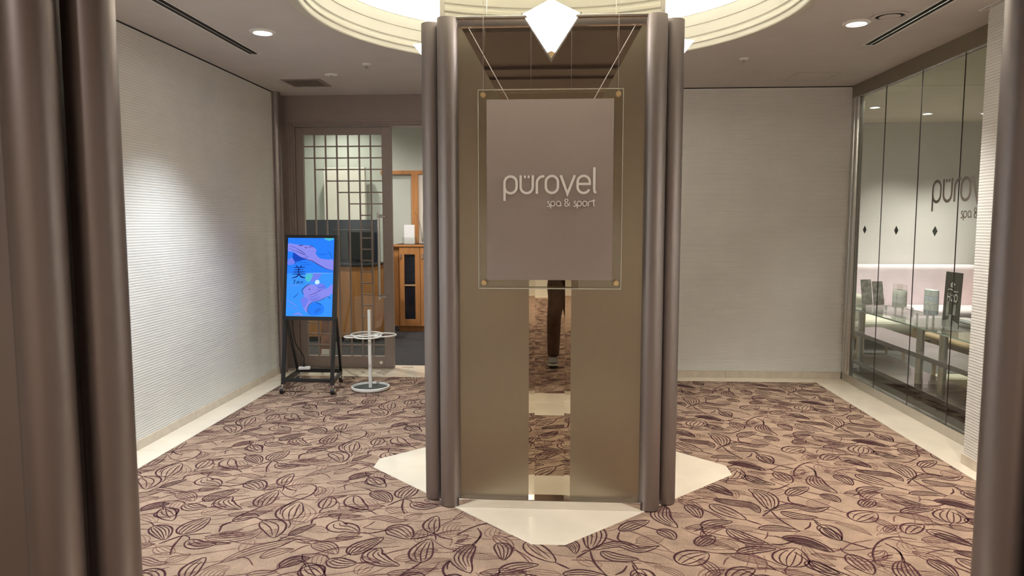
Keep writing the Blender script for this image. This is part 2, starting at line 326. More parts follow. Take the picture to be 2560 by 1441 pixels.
RIGHT = [
('C',0,.065,4,(1085,650),(1050,530),(960,450),(820,405)), ('C',0,.034,3,(1090,655),(1350,600),(1600,655),(1785,615)), ('C',0,0,0,(985,725),(1080,660)),
('C',0,0,0,(1085,660),(1200,770),(1400,890)), ('C',0,0,0,(1490,885),(1550,850),(1560,800)), ('C',0,.04,2,(1210,670),(1400,725),(1650,740)), ('C',1,0,0,(1650,755),(1915,790)),
('C',0,.055,2,(370,580),(550,670),(790,770)), ('C',0,0,0,(790,770),(980,830)), ('C',0,.04,3,(270,860),(400,810),(630,790)), ('C',0,0,0,(265,850),(275,910),(320,950)),
('C',0,.045,4,(210,1080),(310,1010),(400,960)), ('C',0,.05,3,(570,880),(780,990),(1070,1070)), ('C',0,0,0,(1070,1070),(1250,1060),(1370,1020)), ('C',0,.035,3,(940,880),(1150,870),(1440,905)),
('C',2,.035,3,(560,850),(750,870),(930,880)), ('C',0,.045,3,(1220,990),(1500,1020),(1850,1160)), ('C',0,.085,4,(1300,1330),(1330,1220),(1400,1110)), ('C',0,.035,3,(690,1170),(880,1130),(1150,1120)),
('C',1,.045,4,(600,1190),(850,1230),(1050,1310)), ('C',0,0,0,(1050,1310),(1150,1370)), ('C',0,.075,3,(0,1300),(150,1220),(340,1170)), ('C',1,0,0,(60,1130),(250,1140),(450,1170),(700,1170)),
('C',0,.045,2,(1530,1260),(1650,1330),(1915,1420)), ('C',0,.055,2,(1690,830),(1790,900),(1910,1020)), ('C',0,.055,3,(1150,195),(1240,260),(1320,330)), ('C',0,0,0,(1090,405),(1200,390),(1310,340)),
('C',0,.04,3,(790,240),(930,310),(1140,350)), ('C',0,0,0,(1370,250),(1370,180),(1450,110),(1600,75),(1800,95)), ('C',0,0,0,(1500,120),(1600,170),(1640,250)), ('C',2,0,0,(1400,220),(1440,290),(1520,330)),
('C',0,.055,4,(1615,240),(1640,340),(1880,450)), ('C',0,.045,3,(1290,480),(1400,420),(1540,380)), ('C',0,0,0,(1290,490),(1310,550),(1380,580)), ('C',2,.04,3,(1070,470),(1160,440),(1260,410)),
('C',1,.03,3,(520,310),(650,325),(800,340)), ('C',0,.035,2,(330,370),(480,420),(630,480)), ('C',0,.045,4,(400,520),(600,560),(850,600),(950,690)), ('C',2,.035,3,(180,430),(320,470),(450,510)),
('C',0,.045,3,(80,590),(170,650),(235,750)), ('C',2,.05,4,(1540,590),(1660,560),(1790,540)), ('C',0,.04,3,(960,10),(1030,60),(1110,100)), ('C',0,0,0,(1110,100),(1280,140),(1360,160)),
('C',0,.035,3,(600,90),(800,120),(980,180)), ('C',1,0,0,(980,180),(1100,160),(1200,120),(1400,95)), ('C',0,.045,3,(1680,470),(1800,500),(1915,560)), ('C',2,.04,2,(1000,720),(1150,770),(1300,800)),
('C',1,0,0,(220,640),(400,690),(550,760)), ('C',1,0,0,(260,630),(430,720),(520,770)), ('C',2,.035,3,(420,1020),(560,1050),(710,1110)), ('C',2,0,0,(780,1060),(830,1200),(790,1350)), ('C',2,0,0,(860,1100),(900,1250),(960,1380)),
('C',2,0,0,(1000,1200),(1040,1290),(1020,1400)), ('D',0,.05,2,(990,935),(1060,860),(1190,830)), ('D',2,.055,3,(690,930),(800,870),(920,830)), ('D',0,.05,2,(1230,890),(1450,960),(1780,1080)),
('D',2,.04,3,(940,1030),(1000,1120),(1150,1190)), ('D',1,0,0,(1220,1180),(1300,1150),(1500,1115)), ('C',1,0,0,(1010,1000),(1045,960),(1050,910)), ('C',2,.03,2,(1380,960),(1530,930),(1700,960)), ('C',1,0,0,(520,1310),(545,1250),(590,1215)),
('D',0,0,0,(690,1230),(750,1200),(830,1190)), ('C',2,.03,1,(540,430),(700,440),(880,480)), ('C',1,0,0,(1170,540),(1300,570),(1500,610))]
def carpet_tile(spec, seed):
    rng = np.random.default_rng(seed); V = []; Fq = []; MI = []
    def rib(pts, th, tone):
        n0 = sum(len(v) for v in V); pts = np.array(pts); n = len(pts); t = np.linspace(0, 1, n)
        w = th*(.35+.65*np.sin(PI*np.clip(t*.9+.08, 0, 1)))*(1+.22*rng.uniform(-1, 1, n))
        L, R = ribbon_edges(pts, w); V.append(np.array(L+R)); 
        for i in range(n-1): Fq.append((n0+n+i, n0+n+i+1, n0+i+1, n0+i)); MI.append(tone)
    ctr = np.mean([zp(k, *p) for k, tone, w, nv, *sp in spec for p in sp], axis=0)
    for q in range(34):   # loose connecting stems
        a = ctr+rng.uniform(-.5, .5, 2); th = rng.normal(.25 if seed == 1 else -.3, .35); ln = rng.uniform(.12, .34); u = np.array([math.cos(th), math.sin(th)]); nn = np.array([-u[1], u[0]])
        bd = rng.uniform(-.18, .18)*ln; rib(smoothpath([a, a+u*ln*.35+nn*bd, a+u*ln*.7+nn*bd*.8, a+u*ln], 6), .0058, int(rng.choice([1, 2, 2])))
    for q in range(20):   # faint leaves between the drawn ones
        a = ctr+rng.uniform(-.5, .5, 2); th = rng.normal(.2 if seed == 1 else -.25, .6); ln = rng.uniform(.10, .22); u = np.array([math.cos(th), math.sin(th)]); nn = np.array([-u[1], u[0]])
        c = smoothpath([a, a+u*ln*.5+nn*ln*rng.uniform(-.15, .15), a+u*ln], 8); t = np.linspace(0, 1, len(c)); pf = (np.sin(PI*t**.85)*rng.uniform(.018, .036))[:,None]; tn = int(rng.choice([1, 2, 2]))
        for fr in (-1, -.35, .35, 1): rib(c+nn*pf*fr, .0056 if abs(fr) == 1 else .0042, tn)
    for k, tone, w, nv, *sp in spec:
        c = smoothpath([zp(k, *p) for p in sp], 7); w *= 1.42; nv = min(nv, 2) if w < .06 else nv
        if w == 0: rib(c, (.0092, .0070, .0062)[tone], tone); continue
        n = len(c); t = np.linspace(0, 1, n); d = np.gradient(c, axis=0); d /= np.maximum(np.hypot(d[:,0], d[:,1]), 1e-9)[:,None]; nr = np.stack([-d[:,1], d[:,0]], 1)
        prof = np.sin(PI*t**.85)**.85*w*.62
        rib(c+nr*prof[:,None], (.0098, .0066, .006)[tone], tone); rib(c-nr*prof[:,None], (.0080, .0066, .006)[tone], tone)
        if rng.random() < .6:   # stalk running on from the base
            e = c[0]-d[0]*rng.uniform(.04, .10); rib(smoothpath([c[0], (c[0]+e)/2+nr[0]*rng.uniform(-.012, .012), e], 5), .0065, tone)
        for q in range(nv):
            fr = (q+1)/(nv+1)*2-1; a = int(n*rng.uniform(.02, .2)); b = int(n*rng.uniform(.8, 1))
            rib((c+nr*(prof*fr)[:,None])[a:b], (.0060, .0046, .0044)[tone], tone)
    return np.concatenate(V), np.array(Fq), np.array(MI)
def carpet_pattern(regions):
    AV = []; AF = []; AM = []; n = 0
    tiles = {0: carpet_tile(LEFT, 1), 1: carpet_tile(RIGHT, 2)}
    for which, x0, x1, y0, y1 in regions:
        V, Fq, MI = tiles[which]
        for i in range(-6, 7):
            for j in range(-14, 9):
                off = np.array([.932*i, .502*i+1.052*j]); P2 = V+off
                if P2[:,0].max() < x0 or P2[:,0].min() > x1 or P2[:,1].max() < y0 or P2[:,1].min() > y1: continue
                cen = P2[Fq].mean(1); ok = (cen[:,0] > x0) & (cen[:,0] < x1) & (cen[:,1] > y0) & (cen[:,1] < y1)
                if not ok.any(): continue
                fq = Fq[ok]; used, inv = np.unique(fq, return_inverse=True)
                AV.append(P2[used]); AF.append(inv.reshape(-1, 4)+n); AM.append(MI[ok]); n += len(used)
    V = np.concatenate(AV); Fq = np.concatenate(AF); MI = np.concatenate(AM)
    z = .0012-.0003*np.zeros(len(V)); zz = np.zeros(len(V)); zz[Fq.ravel()] = np.repeat(.0014-.0003*MI, 4)
    V = np.column_stack([V, zz]); c = np.array([0., 0., 0.])
    me = bpy.data.meshes.new('leaf_pattern'); me.vertices.add(len(V)); me.vertices.foreach_set('co', V.ravel())
    me.loops.add(len(Fq)*4); me.loops.foreach_set('vertex_index', Fq.ravel()); me.polygons.add(len(Fq))
    me.polygons.foreach_set('loop_start', np.arange(len(Fq))*4)
    for m in M_leaf: me.materials.append(m)
    me.polygons.foreach_set('material_index', MI.astype(np.int32)); me.update(calc_edges=True); me.validate()
    o = bpy.data.objects.new('leaf_pattern', me); link(o, fl, (0, 0, 0)); o['kind'] = 'stuff'; o['label'] = 'maroon line drawn leaves woven into the carpet'
carpet_pattern([(0, -2.5, -.45, 1.8, 6.62), (1, -.45, 2.42, 1.8, 6.62), (0, -1.6, -.45, -6.5, 1.15), (1, -.45, 1.6, -6.5, 1.15)])

# ---- marble borders, laid as separate tiles
def tiles(name, label, cells, zt=.004, gap=.0015):
    t = empty(name, (0, 0, 0), label, None, None, 'structure')
    for x0, x1, y0, y1 in cells: box(x0+gap, x1-gap, y0+gap, y1-gap, -.02, zt).make('marble_tile', M_marble, t, bevel=.0008)
    box(min(c[0] for c in cells), max(c[1] for c in cells), min(c[2] for c in cells), max(c[3] for c in cells), -.02, zt-.002).make('grout_bed', M_base, t) if len(cells) > 1 and name != 'trim_2' else None
    return t
ys = [1.83, 2.09, 2.83, 3.58, 4.32, 5.06, 5.80, 6.6]
tiles('trim_1', 'pale marble floor border along the ribbed left wall', [(XL, -2.46, a, b) for a, b in zip(ys[:-1], ys[1:])])
ys = [1.83, 2.6, 3.43, 4.26, 5.09, 5.93, 6.60]
tiles('trim_3', 'pale marble floor border along the glass partition', [(2.365, 2.66, a, b) for a, b in zip(ys[:-1], ys[1:])])
xs = [-.7, .03, .81, 1.59, 2.365, 2.66]
tiles('trim_4', 'pale marble floor border along the ribbed back wall', [(a, b, 6.60, YB) for a, b in zip(xs[:-1], xs[1:])])
xs = [XL, -2.15, -1.45, -.7]
tiles('trim_5', 'pale marble threshold in front of the lattice door', [(a, b, 6.60, 7.15) for a, b in zip(xs[:-1], xs[1:])])
xs = [-2.6, -1.8, -1.0, -.2, .6, 1.4, 2.3]
tiles('trim_6', 'marble threshold strip between the portal tubes', [(a, b, 1.126, 1.478) for a, b in zip(xs[:-1], xs[1:])]+[(a, b, 1.478, 1.83) for a, b in zip(xs[:-1], xs[1:])])
# diamond inlay beneath the column
R_, T_ = 1.049, .076
dia = [(-T_,-R_),(T_,-R_),(R_,-T_),(R_,T_),(T_,R_),(-T_,R_),(-R_,T_),(-R_,-T_)]
tag(struct(MB().prism(dia, lambda u, v, d: (CX+u, CY+v, d), -.02, .004).make('trim_2', M_marble, bevel=.001)), 'cream marble diamond set into the carpet beneath the mirrored column')

# ---- ceiling with round opening
def ceiling():
    mb = MB(); n = 64; R = 1.42; h = 1.9
    c = [(CX+R*math.cos(2*PI*k/n), CY+R*math.sin(2*PI*k/n)) for k in range(n)]; sq = []
    for k in range(n):
        a = 2*PI*k/n; s = h/max(abs(math.cos(a)), abs(math.sin(a))); sq.append((CX+s*math.cos(a), CY+s*math.sin(a)))
    mb.add([(x,y,ZC) for x,y in c]+[(x,y,ZC) for x,y in sq], [(k,(k+1)%n,n+(k+1)%n,n+k) for k in range(n)])
    def q(x0,x1,y0,y1): mb.add([(x0,y0,ZC),(x1,y0,ZC),(x1,y1,ZC),(x0,y1,ZC)], [(0,1,2,3)])
    q(-3.6,CX-h,-7,7.05); q(CX+h,2.75,-7,7.05); q(CX-h,CX+h,-7,CY-h); q(CX-h,CX+h,CY+h,7.05); q(2.75,3.6,-7,2.0)
    return mb.make('ceiling', M_ceil)
tag(struct(ceiling()), 'beige painted ceiling with a round recess over the column')
dm = empty('trim_7', (CX, CY, ZC), 'round cream moulding of the lit ceiling recess', None, None, 'structure')
c0 = (CX, CY, 0)
for nm, prof in (('outer_fillet', [(1.46,2.676),(1.46,2.668),(1.405,2.668),(1.405,2.69)]),
                 ('lower_lip', [(1.415,2.68),(1.412,2.655),(1.405,2.648),(1.392,2.648),(1.388,2.655),(1.388,2.70)]),
                 ('middle_lip', [(1.392,2.685),(1.380,2.685),(1.376,2.69),(1.376,2.706),(1.380,2.71),(1.385,2.72)]),
                 ('frieze', [(1.386,2.715),(1.386,2.728),(1.376,2.735),(1.370,2.80),(1.363,2.803),(1.360,2.815),(1.356,2.87),(1.352,2.875),(1.44,2.877),(1.46,2.88)])):
    MB().lathe(prof, c0, 128).make(nm, M_mould, dm, smooth=True, angle=25)
prof = [(1.46,2.88),(1.62,2.88)]+[(1.62*math.cos(math.radians(a)), 2.88+.50*math.sin(math.radians(a))) for a in range(6, 90, 6)]+[(.001,3.38)]
MB().lathe(prof, c0, 96).make('dome', M_dome, dm, smooth=True, angle=60)
M_cove = emis('cove_lamp_glow', (1, .965, .88), 31)
tag(MB().tube([(CX+1.52*math.cos(2*PI*k/72), CY+1.52*math.sin(2*PI*k/72), 2.905) for k in range(72)], .012, 8, closed=True).make('cove_light', M_cove, None, smooth=True),
    'ring of white cove lighting hidden behind the recess moulding', 'lighting')

# ---- ribbed walls
def ribbed(name, label, length, z0, z1, fn, pitch=.0172):
    """fn(s, d, z) -> xyz, s along the wall, d out of the wall"""
    t = empty(name, fn(0, 0, 0), label, None, None, 'structure')
    MB().prism([(0,z0),(length,z0),(length,z1),(0,z1)], lambda u, v, d: fn(u, d, v), 0, -.12).make('wall_core', M_wall, t)
    prof = []; z = z0+.066
    while z+pitch < z1-.012:
        prof += [(.0006, z), (.0034, z+.0014), (.0040, z+.005), (.0043, z+.010), (.0034, z+.0155), (.0006, z+pitch-.0005)]; z += pitch
    prof += [(.001, z), (.001, z1)]
    mb = MB(); n = len(prof); mb.add([fn(s, d, zz) for s in (0, length) for d, zz in prof], [(i,i+1,n+i+1,n+i) for i in range(n-1)])
    mb.add([fn(s, d, zz) for s in (0,) for d, zz in prof]+[fn(0, -.001, z0), fn(0, -.001, z1)], [(n,)+tuple(range(n))+(n+1,)])
    mb.add([fn(s, d, zz) for s in (length,) for d, zz in prof]+[fn(length, -.001, z0), fn(length, -.001, z1)], [(n,)+tuple(range(n))+(n+1,)])
    o = mb.make('ribbed_panel', M_wall, t, kind='stuff', smooth=True, angle=50)
    return t
ribbed('wall_left', 'white wall with fine horizontal ribs beside the display screen', 6.69-1.62, 0, ZC-.006, lambda s, d, z: (XL+d, 1.62+s, z))
ribbed('wall_back', 'white wall with fine horizontal ribs behind the column', 3.40, 0, ZC-.006, lambda s, d, z: (-.75+s, YB-d, z))
ribbed('wall_right', 'narrow white ribbed pier at the end of the glass partition', 4.39-1.62, 0, ZC-.006, lambda s, d, z: (2.46-d, 1.62+s, z))
tag(struct(box(2.462, 2.8, 1.62, 4.385, 0, ZC).make('wall_pier_core', M_wall)), 'solid body of the ribbed pier')
def board(name, label, cells, parentloc=(0,0,0)):
    t = empty(name, parentloc, label, None, None, 'structure')
    for c in cells: box(*c).make('stone_skirting', M_base, t, bevel=.0015)
board('baseboard_left', 'low beige stone skirting under the ribbed left wall', [(XL, XL+.014, a, b, .004, .066) for a, b in ((1.62,2.83),(2.832,3.58),(3.582,4.32),(4.322,5.06),(5.062,5.80),(5.802,6.69))])
board('baseboard_back', 'low beige stone skirting under the ribbed back wall', [(a, b, YB-.014, YB, .004, .066) for a, b in ((-.7,.03),(.032,.81),(.812,1.59),(1.592,2.643))])
board('baseboard_right', 'low beige stone skirting under the ribbed pier', [(2.446, 2.46, a, b, .004, .066) for a, b in ((1.62,3.0),(3.002,4.394))])
# shadow gaps at the ceiling
for nm, c in (('trim_8', (XL-.002, XL+.008, 1.62, 6.69, ZC-.007, ZC)), ('trim_9', (-.7, XR, YB-.008, YB+.002, ZC-.007, ZC))):
    tag(struct(box(*c).make(nm, M_dark)), 'thin dark shadow gap between ribbed wall and ceiling' if nm == 'trim_8' else 'thin dark shadow gap over the ribbed back wall')

# ---- metal panelled wall with the lattice door
YD = 6.96
wd = empty('wall_back_left', (-1.7, YD, 0), 'brown metal panelled wall around the lattice door', None, None, 'structure')
box(XL-.05, -2.615, YD-.03, YD+.1, .004, ZC).make('side_panel', M_brownmetal, wd)
box(-2.615, -.62, YD-.03, YD+.1, 2.44, ZC).make('header_panel', M_brownmetal, wd)
box(-.80, -.62, YD-.03, YD+.1, .004, 2.44).make('side_panel', M_brownmetal, wd); box(XL-.04, -.62, 7.0, 7.06, 2.44, 2.98).make('upper_panel', M_greywall, wd)
for k, (o, i, dy) in enumerate(((0, .022, .0), (.022, .042, .018), (.042, .06, .036))):
    box(-2.615+o, -2.615+i, YD-.03+dy, YD+.1, .004, 2.44-o).make('frame_step', M_brownmetal, wd, bevel=.002)
    box(-2.615+i, -.80, YD-.03+dy, YD+.1, 2.44-i, 2.44-o).make('frame_step', M_brownmetal, wd, bevel=.002)
box(-.76, -.62, YB-.0, YD, 0, ZC).make('return_panel', M_brownmetal, wd)
tag(struct(MB().cyl(-2.650, 6.745, .004, ZC, .048, 32).make('trim_10', M_tube, smooth=True)), 'vertical metal tube in the corner between ribbed wall and lattice door')
tag(struct(box(XL-.06, -2.655, 6.69, 6.94, 0, ZC).make('wall_corner', M_brownmetal)), 'brown metal return behind the corner tube')

tag(struct(box(-1.535, -1.425, 7.035, 7.05, .003, .0055).make('trim_15', M_steel)), 'small steel floor bolt plate in the marble door threshold')
# the sliding lattice door
door = empty('door_1', (-2.08, 7.0, 0), 'brown sliding door with staggered lattice bars over glass', None, None, 'structure')
DX0, DX1, DZ1, DY0, DY1 = -2.553, -1.605, 2.375, 6.985, 7.03
for nm, c in (('stile', (DX0,-2.478,DY0,DY1,.008,DZ1)), ('stile', (-1.70,DX1,DY0,DY1,.008,DZ1)), ('top_rail', (-2.478,-1.70,DY0,DY1,2.305,DZ1)), ('bottom_rail', (-2.478,-1.70,DY0,DY1,.008,.125))):
    box(*c).make(nm, M_brownmetal, door, bevel=.003)
box(-2.478,-1.70,7.005,7.013,.125,2.305).make('glass_pane', M_glass, door)
for c in ((-2.478,-2.466,2.293,2.305),(-2.478,-2.466,.125,.137)): pass
gx = [-2.478+.778*k/7 for k in range(8)]; gz = lambda r: 2.305-.1115*r
def vb(k, z0, z1): box(gx[k]-.0065, gx[k]+.0065, 6.988, 7.004, z0, z1).make('lattice_bar', M_brownmetal, door)
def hb(r, k0, k1, z=None):
    z = gz(r) if z is None else z
    box(gx[k0], gx[k1], 6.990, 7.004, z-.006, z+.006).make('lattice_bar', M_brownmetal, door)
for k in range(1, 7): vb(k, .125, 2.305)
for r, k0 in ((1,0),(2,0),(3,1),(4,2),(5,3),(6,4)): hb(r, k0, 7)
for r in range(7, 17): hb(r, 5, 6)
hb(0, 0, 7, .125+.11); hb(0, 0, 7, .125+.22); hb(0, 0, 1, .125+.33)
hd = MB(); hd.tube([(-1.725,6.915,.70),(-1.725,6.915,1.55)], .0125, 16)
h = hd.make('handle', M_chrome, door, smooth=True, label='long polished steel pull handle')
for z in (.735, 1.515):
    MB().tube([(-1.735,6.915,z),(-1.655,6.915,z)], .014, 16).make('handle_bracket', M_chrome, h, smooth=True)
    MB().tube([(-1.665,6.915,z),(-1.665,6.99,z)], .011, 16).make('handle_bracket', M_chrome, h, smooth=True)
MB().lathe([(.001,-.008),(.017,-.008),(.022,0),(.022,.01)], (0,0,0), 24).make('lock', M_chrome, door, smooth=True)
lk = [o for o in door.children if o.name.startswith('lock')][0]; lk.rotation_euler = (-PI/2, 0, 0); lk.location = Vector((-1.735,6.98,.066))-WL[door.name]

# ---- glass partition
gp = empty('window_1', (2.66, 5.7, 0), 'frameless glass partition with steel base and brown header', None, None, 'structure')
yj = [4.39, 4.985, 5.54, 6.12, 6.62]
for a, b in zip(yj[:-1], yj[1:]):
    p = MB(); p.box(2.660, 2.666, a+.0015, b-.0015, .075, 2.565); o = p.make('glass_pane', [M_glass, M_gedge], gp)
    me = o.data
    for f in me.polygons: f.material_index = 1 if abs(f.normal.y) > .5 else 0
for y in yj[1:-1]: box(2.661, 2.665, y-.0015, y+.0015, .075, 2.565).make('joint_seal', M_gedge, gp)
box(2.648, 2.70, 4.39, 6.774, 0, .078).make('base_channel', M_steel, gp, bevel=.003)
box(2.648, 2.72, 4.39, 6.774, 2.562, ZC).make('header_beam', pm('olive_brown_header', (.24, .205, .15), .5, .1, nscale=12, namt=.03), gp, bevel=.002)
box(2.648, 2.654, 4.39, 6.66, 2.552, 2.562).make('glazing_bead', M_steel, gp)
for y in (6.655, 6.73): MB().cyl(2.672, y, .078, 2.562, .036, 24).make('corner_post', M_steel, gp, smooth=True)
dec = tag(empty('window_lettering', (2.657, 5.0, 1.5)), 'taupe logo lettering stuck on the glass partition', 'lettering')
sc = .000365; 
letters(dec, M_vinyl, lambda u, v, d: (2.6585-d, 5.315-(u-175)*sc, 1.752-(v-365)*sc), 0, .001, upto=2000)
for y, lab in ((4.69,'pane beside the ribbed pier'),(5.25,'pane carrying the first logo letters'),(5.83,'second pane from the corner post'),(6.41,'pane beside the corner post')):
    tag(MB().prism([(0,-.036),(.036*.62,0),(0,.036),(-.036*.62,0)], lambda u, v, d: (2.6585-d, y+u*1.55, 1.392+v), 0, .001).make('diamond_decal', M_vinylg),
        'small dark diamond sticker on the glass '+lab, 'sticker', 'diamond stickers on the glass partition')

# ---- portal (foreground tubes and wall ends) and lobby behind the camera
for sx, nm, lab in ((-1, 'portal_column', 'champagne metal twin tube jamb of the portal facing the ribbed left wall'), (1, 'portal_column', 'champagne metal twin tube jamb of the portal facing the glass partition')):
    px = CX+sx*.988
    t = empty(nm, (px, 1.55, 0), lab, 'column')
    MB().cyl(px, 1.55, .004, ZC-.07, .053, 40).make('tube', M_tube, t, smooth=True)
    MB().cyl(px+sx*.060, 1.44, .004, ZC-.07, .053, 40).make('tube', M_tube, t, smooth=True)
    box(min(px+sx*.06, px+sx*.42), max(px+sx*.06, px+sx*.42), 1.462, 1.60, .004, ZC-.07).make('jamb_panel', M_tube, t)
    a, b = sorted((px+sx*.42, sx*3.6)); tag(struct(box(a, b, 1.47, 1.618, 0, ZC).make('wall_portal_left' if sx < 0 else 'wall_portal_right', M_cream)), 'cream wall beside the portal tubes, %s' % ('screen side' if sx < 0 else 'lounge side'))
sf = empty('trim_11', (0, 1.8, 2.6), 'dark brown stepped soffit over the portal', None, None, 'structure')
for y0, y1, z in ((.95,1.32,2.585),(1.325,1.62,2.60),(1.625,2.62,2.62)):
    box(-3.6 if y1 < 1.7 else -1.35, 3.6 if y1 < 1.7 else 1.3, y0, y1, z, ZC).make('soffit_board', M_soffit, sf)
for nm, c, lab in (('wall_lobby_left', (-3.7,-3.6,-7,1.6,0,ZC), 'cream lobby wall on the side of the screen'), ('wall_lobby_right', (3.6,3.7,-7,1.6,0,ZC), 'cream lobby wall on the side of the lounge'), ('wall_lobby_end', (-3.7,3.7,-7.1,-7.0,0,ZC), 'cream wall at the far end of the lobby')):
    tag(struct(box(*c).make(nm, M_cream)), lab)
tag(struct(box(-3.6, 3.6, -7.0, -6.75, 0, .004).make('trim_12', M_marble)), 'marble strip at the far end of the lobby')

# ================================================================== CENTRAL COLUMN
colm = empty('mirrored_column', (CX, CY, 0), 'square bronze mirrored column with paired metal corner tubes on a marble diamond', 'column')
def face(k):
    a = k*PI/2; c, s = round(math.cos(a)), round(math.sin(a))
    return lambda u, d, z: (CX+u*c+d*s, CY+u*s-d*c, z)
FN = ['front', 'right', 'back', 'left']
for k in range(4):
    fn = face(k); D = .604
    g = lambda u, v, d, fn=fn: fn(u, d, v)
    MB().prism([(-.075,.03),(.075,.03),(.075,1.74),(.12,1.74),(.455,2.37),(.455,2.44),(-.455,2.44),(-.455,2.37),(-.12,1.74),(-.075,1.74)], g, D, D-.012).make('mirror_panel', M_mirror, colm)
    for sx in (-1, 1):
        e = [(.105,.045),(.458,.045),(.458,2.433),(.105,1.80)]
        MB().prism([(sx*u, v) for u, v in e], g, D+.005, D-.012).make('etched_panel', M_satin, colm)
        mb = MB()
        A = [fn(sx*.105, D+.005, .045), fn(sx*.105, D+.005, 1.80), fn(sx*.437, D+.005, 2.395)]
        B = [fn(sx*.075, D+.0005, .045), fn(sx*.075, D+.0005, 1.81), fn(sx*.437, D+.0005, 2.455)]
        mb.add(A+B, [(0,1,4,3)] if sx > 0 else [(3,4,1,0)]); mb.make('bevel_strip', M_mirror, colm)
        lm = MB(); lm.bar(fn(sx*.075, D+.002, 1.812), fn(sx*.432, D+.002, 2.448), .0042, .003); lm.make('bevel_line', M_cut, colm)
        MB().bar(fn(sx*.098, D+.0012, 1.86), fn(sx*.098, D+.0012, 2.40), .0025, .0025).make('glass_joint', M_steel, colm)
    MB().prism([(-.46,2.395),(.46,2.395),(.46,2.43),(-.46,2.43)], g, D+.012, D-.01).make('top_rail', M_chrome, colm, bevel=.004)
    MB().prism([(-.46,2.432),(.46,2.432),(.46,2.444),(-.46,2.444)], g, D+.026, D-.05).make('top_cap', M_chrome, colm, bevel=.002)
    MB().prism([(-.46,.004),(.46,.004),(.46,.048),(-.46,.048)], g, D+.042, D-.01).make('bottom_rail', M_chrome, colm, bevel=.003)
    for u, d in ((-.505,.600),(.505,.600)):
        p = fn(u, d, 0); q = MB(); q.cyl(p[0], p[1], .004, 2.442, .053, 40)
        q.make('tube', M_tube, colm, smooth=True, bevel=.002)
    # mirrored upper shaft between the tubes and the dome
    MB().prism([(-.528,2.42),(.528,2.42),(.528,3.02),(-.528,3.02)], g, .552, .53).make('upper_mirror', M_clearmir, colm)
    p = fn(.54, .54, 0); box(p[0]-.012, p[0]+.012, p[1]-.012, p[1]+.012, 2.40, 3.02).make('corner_strip', M_chrome, colm, bevel=.003)
box(CX-.52, CX+.52, CY-.52, CY+.52, .004, 3.02).make('core', M_dark, colm)

# faceted lamps, one on each face
M_lamp = emis('opal_lamp_glass', (1, .965, .93), 4.5)
LL = ['over the hanging sign', 'on the column face towards the glass partition', 'on the column face towards the ribbed back wall', 'on the column face towards the display screen']
for k in range(4):
    fn = face(k); D = .604; b = fn(0, D, 2.23)
    t = empty('wall_lamp', b, 'glowing white diamond shaped lamp '+LL[k], 'lamp', 'diamond lamps on the column')
    Av, Bv, Cv, Dv = (-.139, D+.012, 2.452), (.139, D+.012, 2.452), (0, D+.19, 2.468), (0, D+.012, 2.24)
    cut = .86; mix = lambda p, q, f: tuple(p[i]+(q[i]-p[i])*f for i in range(3))
    a2, b2, c2 = mix(Av,Dv,cut), mix(Bv,Dv,cut), mix(Cv,Dv,cut)
    MB().add([fn(*p) for p in (Av,Bv,Cv,a2,b2,c2)], [(0,3,5,2),(2,5,4,1),(0,2,1)]).make('diffuser', M_lamp, t)
    MB().add([fn(*p) for p in (a2,b2,c2,Dv)], [(0,3,2),(2,3,1),(0,2,1)]).make('tip', M_brass, t)
    o = MB(); o.prism([(-.147,2.458),(.147,2.458),(0,2.225)], lambda u, v, d, fn=fn: fn(u, d, v), D+.013, D+.001); o.make('backplate', M_steel, t)
    for sx in (-1, 1):
        p = fn(sx*.14, D+.016, 2.437); MB().lathe([(.0005,.005),(.004,.004),(.005,0),(.004,-.004),(.0005,-.005)], p, 12).make('screw', M_chrome, t, smooth=True)

# ================================================================== HANGING SIGN
SY = 3.535
sg = empty('hanging_sign', (CX, SY, 1.15), 'taupe spa sign with raised white letters on a clear acrylic sheet hung by wires', 'sign')
ac = MB().box(-.384, .318, SY, SY+.008, 1.125, 2.092).make('acrylic_sheet', [M_acryl, M_edge], sg)
for f in ac.data.polygons: f.material_index = 0 if abs(f.normal.y) > .5 else 1
for c in ((-.384,-.381,1.125,2.092),(.315,.318,1.125,2.092),(-.381,.315,2.0895,2.092),(-.381,.315,1.125,1.1295)):
    box(c[0], c[1], SY-.0006, SY+.0086, c[2], c[3]).make('edge_glint_bar', M_edge, sg)  # pale bars added to imitate the bright lines refracted at the rim
box(-.341, .272, SY-.008, SY-.0005, 1.170, 2.043).make('sign_board', M_sign, sg, bevel=.001)
ls = .0002045*SY/3.53
letters(sg, M_letter, lambda u, v, d: (-.259-.0004+(u-175)*ls, SY-.008-d, 1.681-(v-366)*ls), .0, .006)
for x, z in ((-.357,2.066),(.292,2.064),(.292,1.157),(-.355,1.156)):
    MB().tube([(x,SY-.016,z),(x,SY+.014,z)], .0122, 20).make('bolt', M_brass, sg, smooth=True)
for x in (-.357, .292):
    MB().tube([(x,SY+.004,2.07),(x,SY+.004,3.0)], .0013, 6).make('suspension_wire', M_chrome, sg)

# ================================================================== DISPLAY SCREEN ON STAND
def V3(*a): return Vector(a)
st = empty('signage_display', (-2.1, 6.1, 0), 'black framed digital display with blue facial picture on a wheeled stand', 'display')
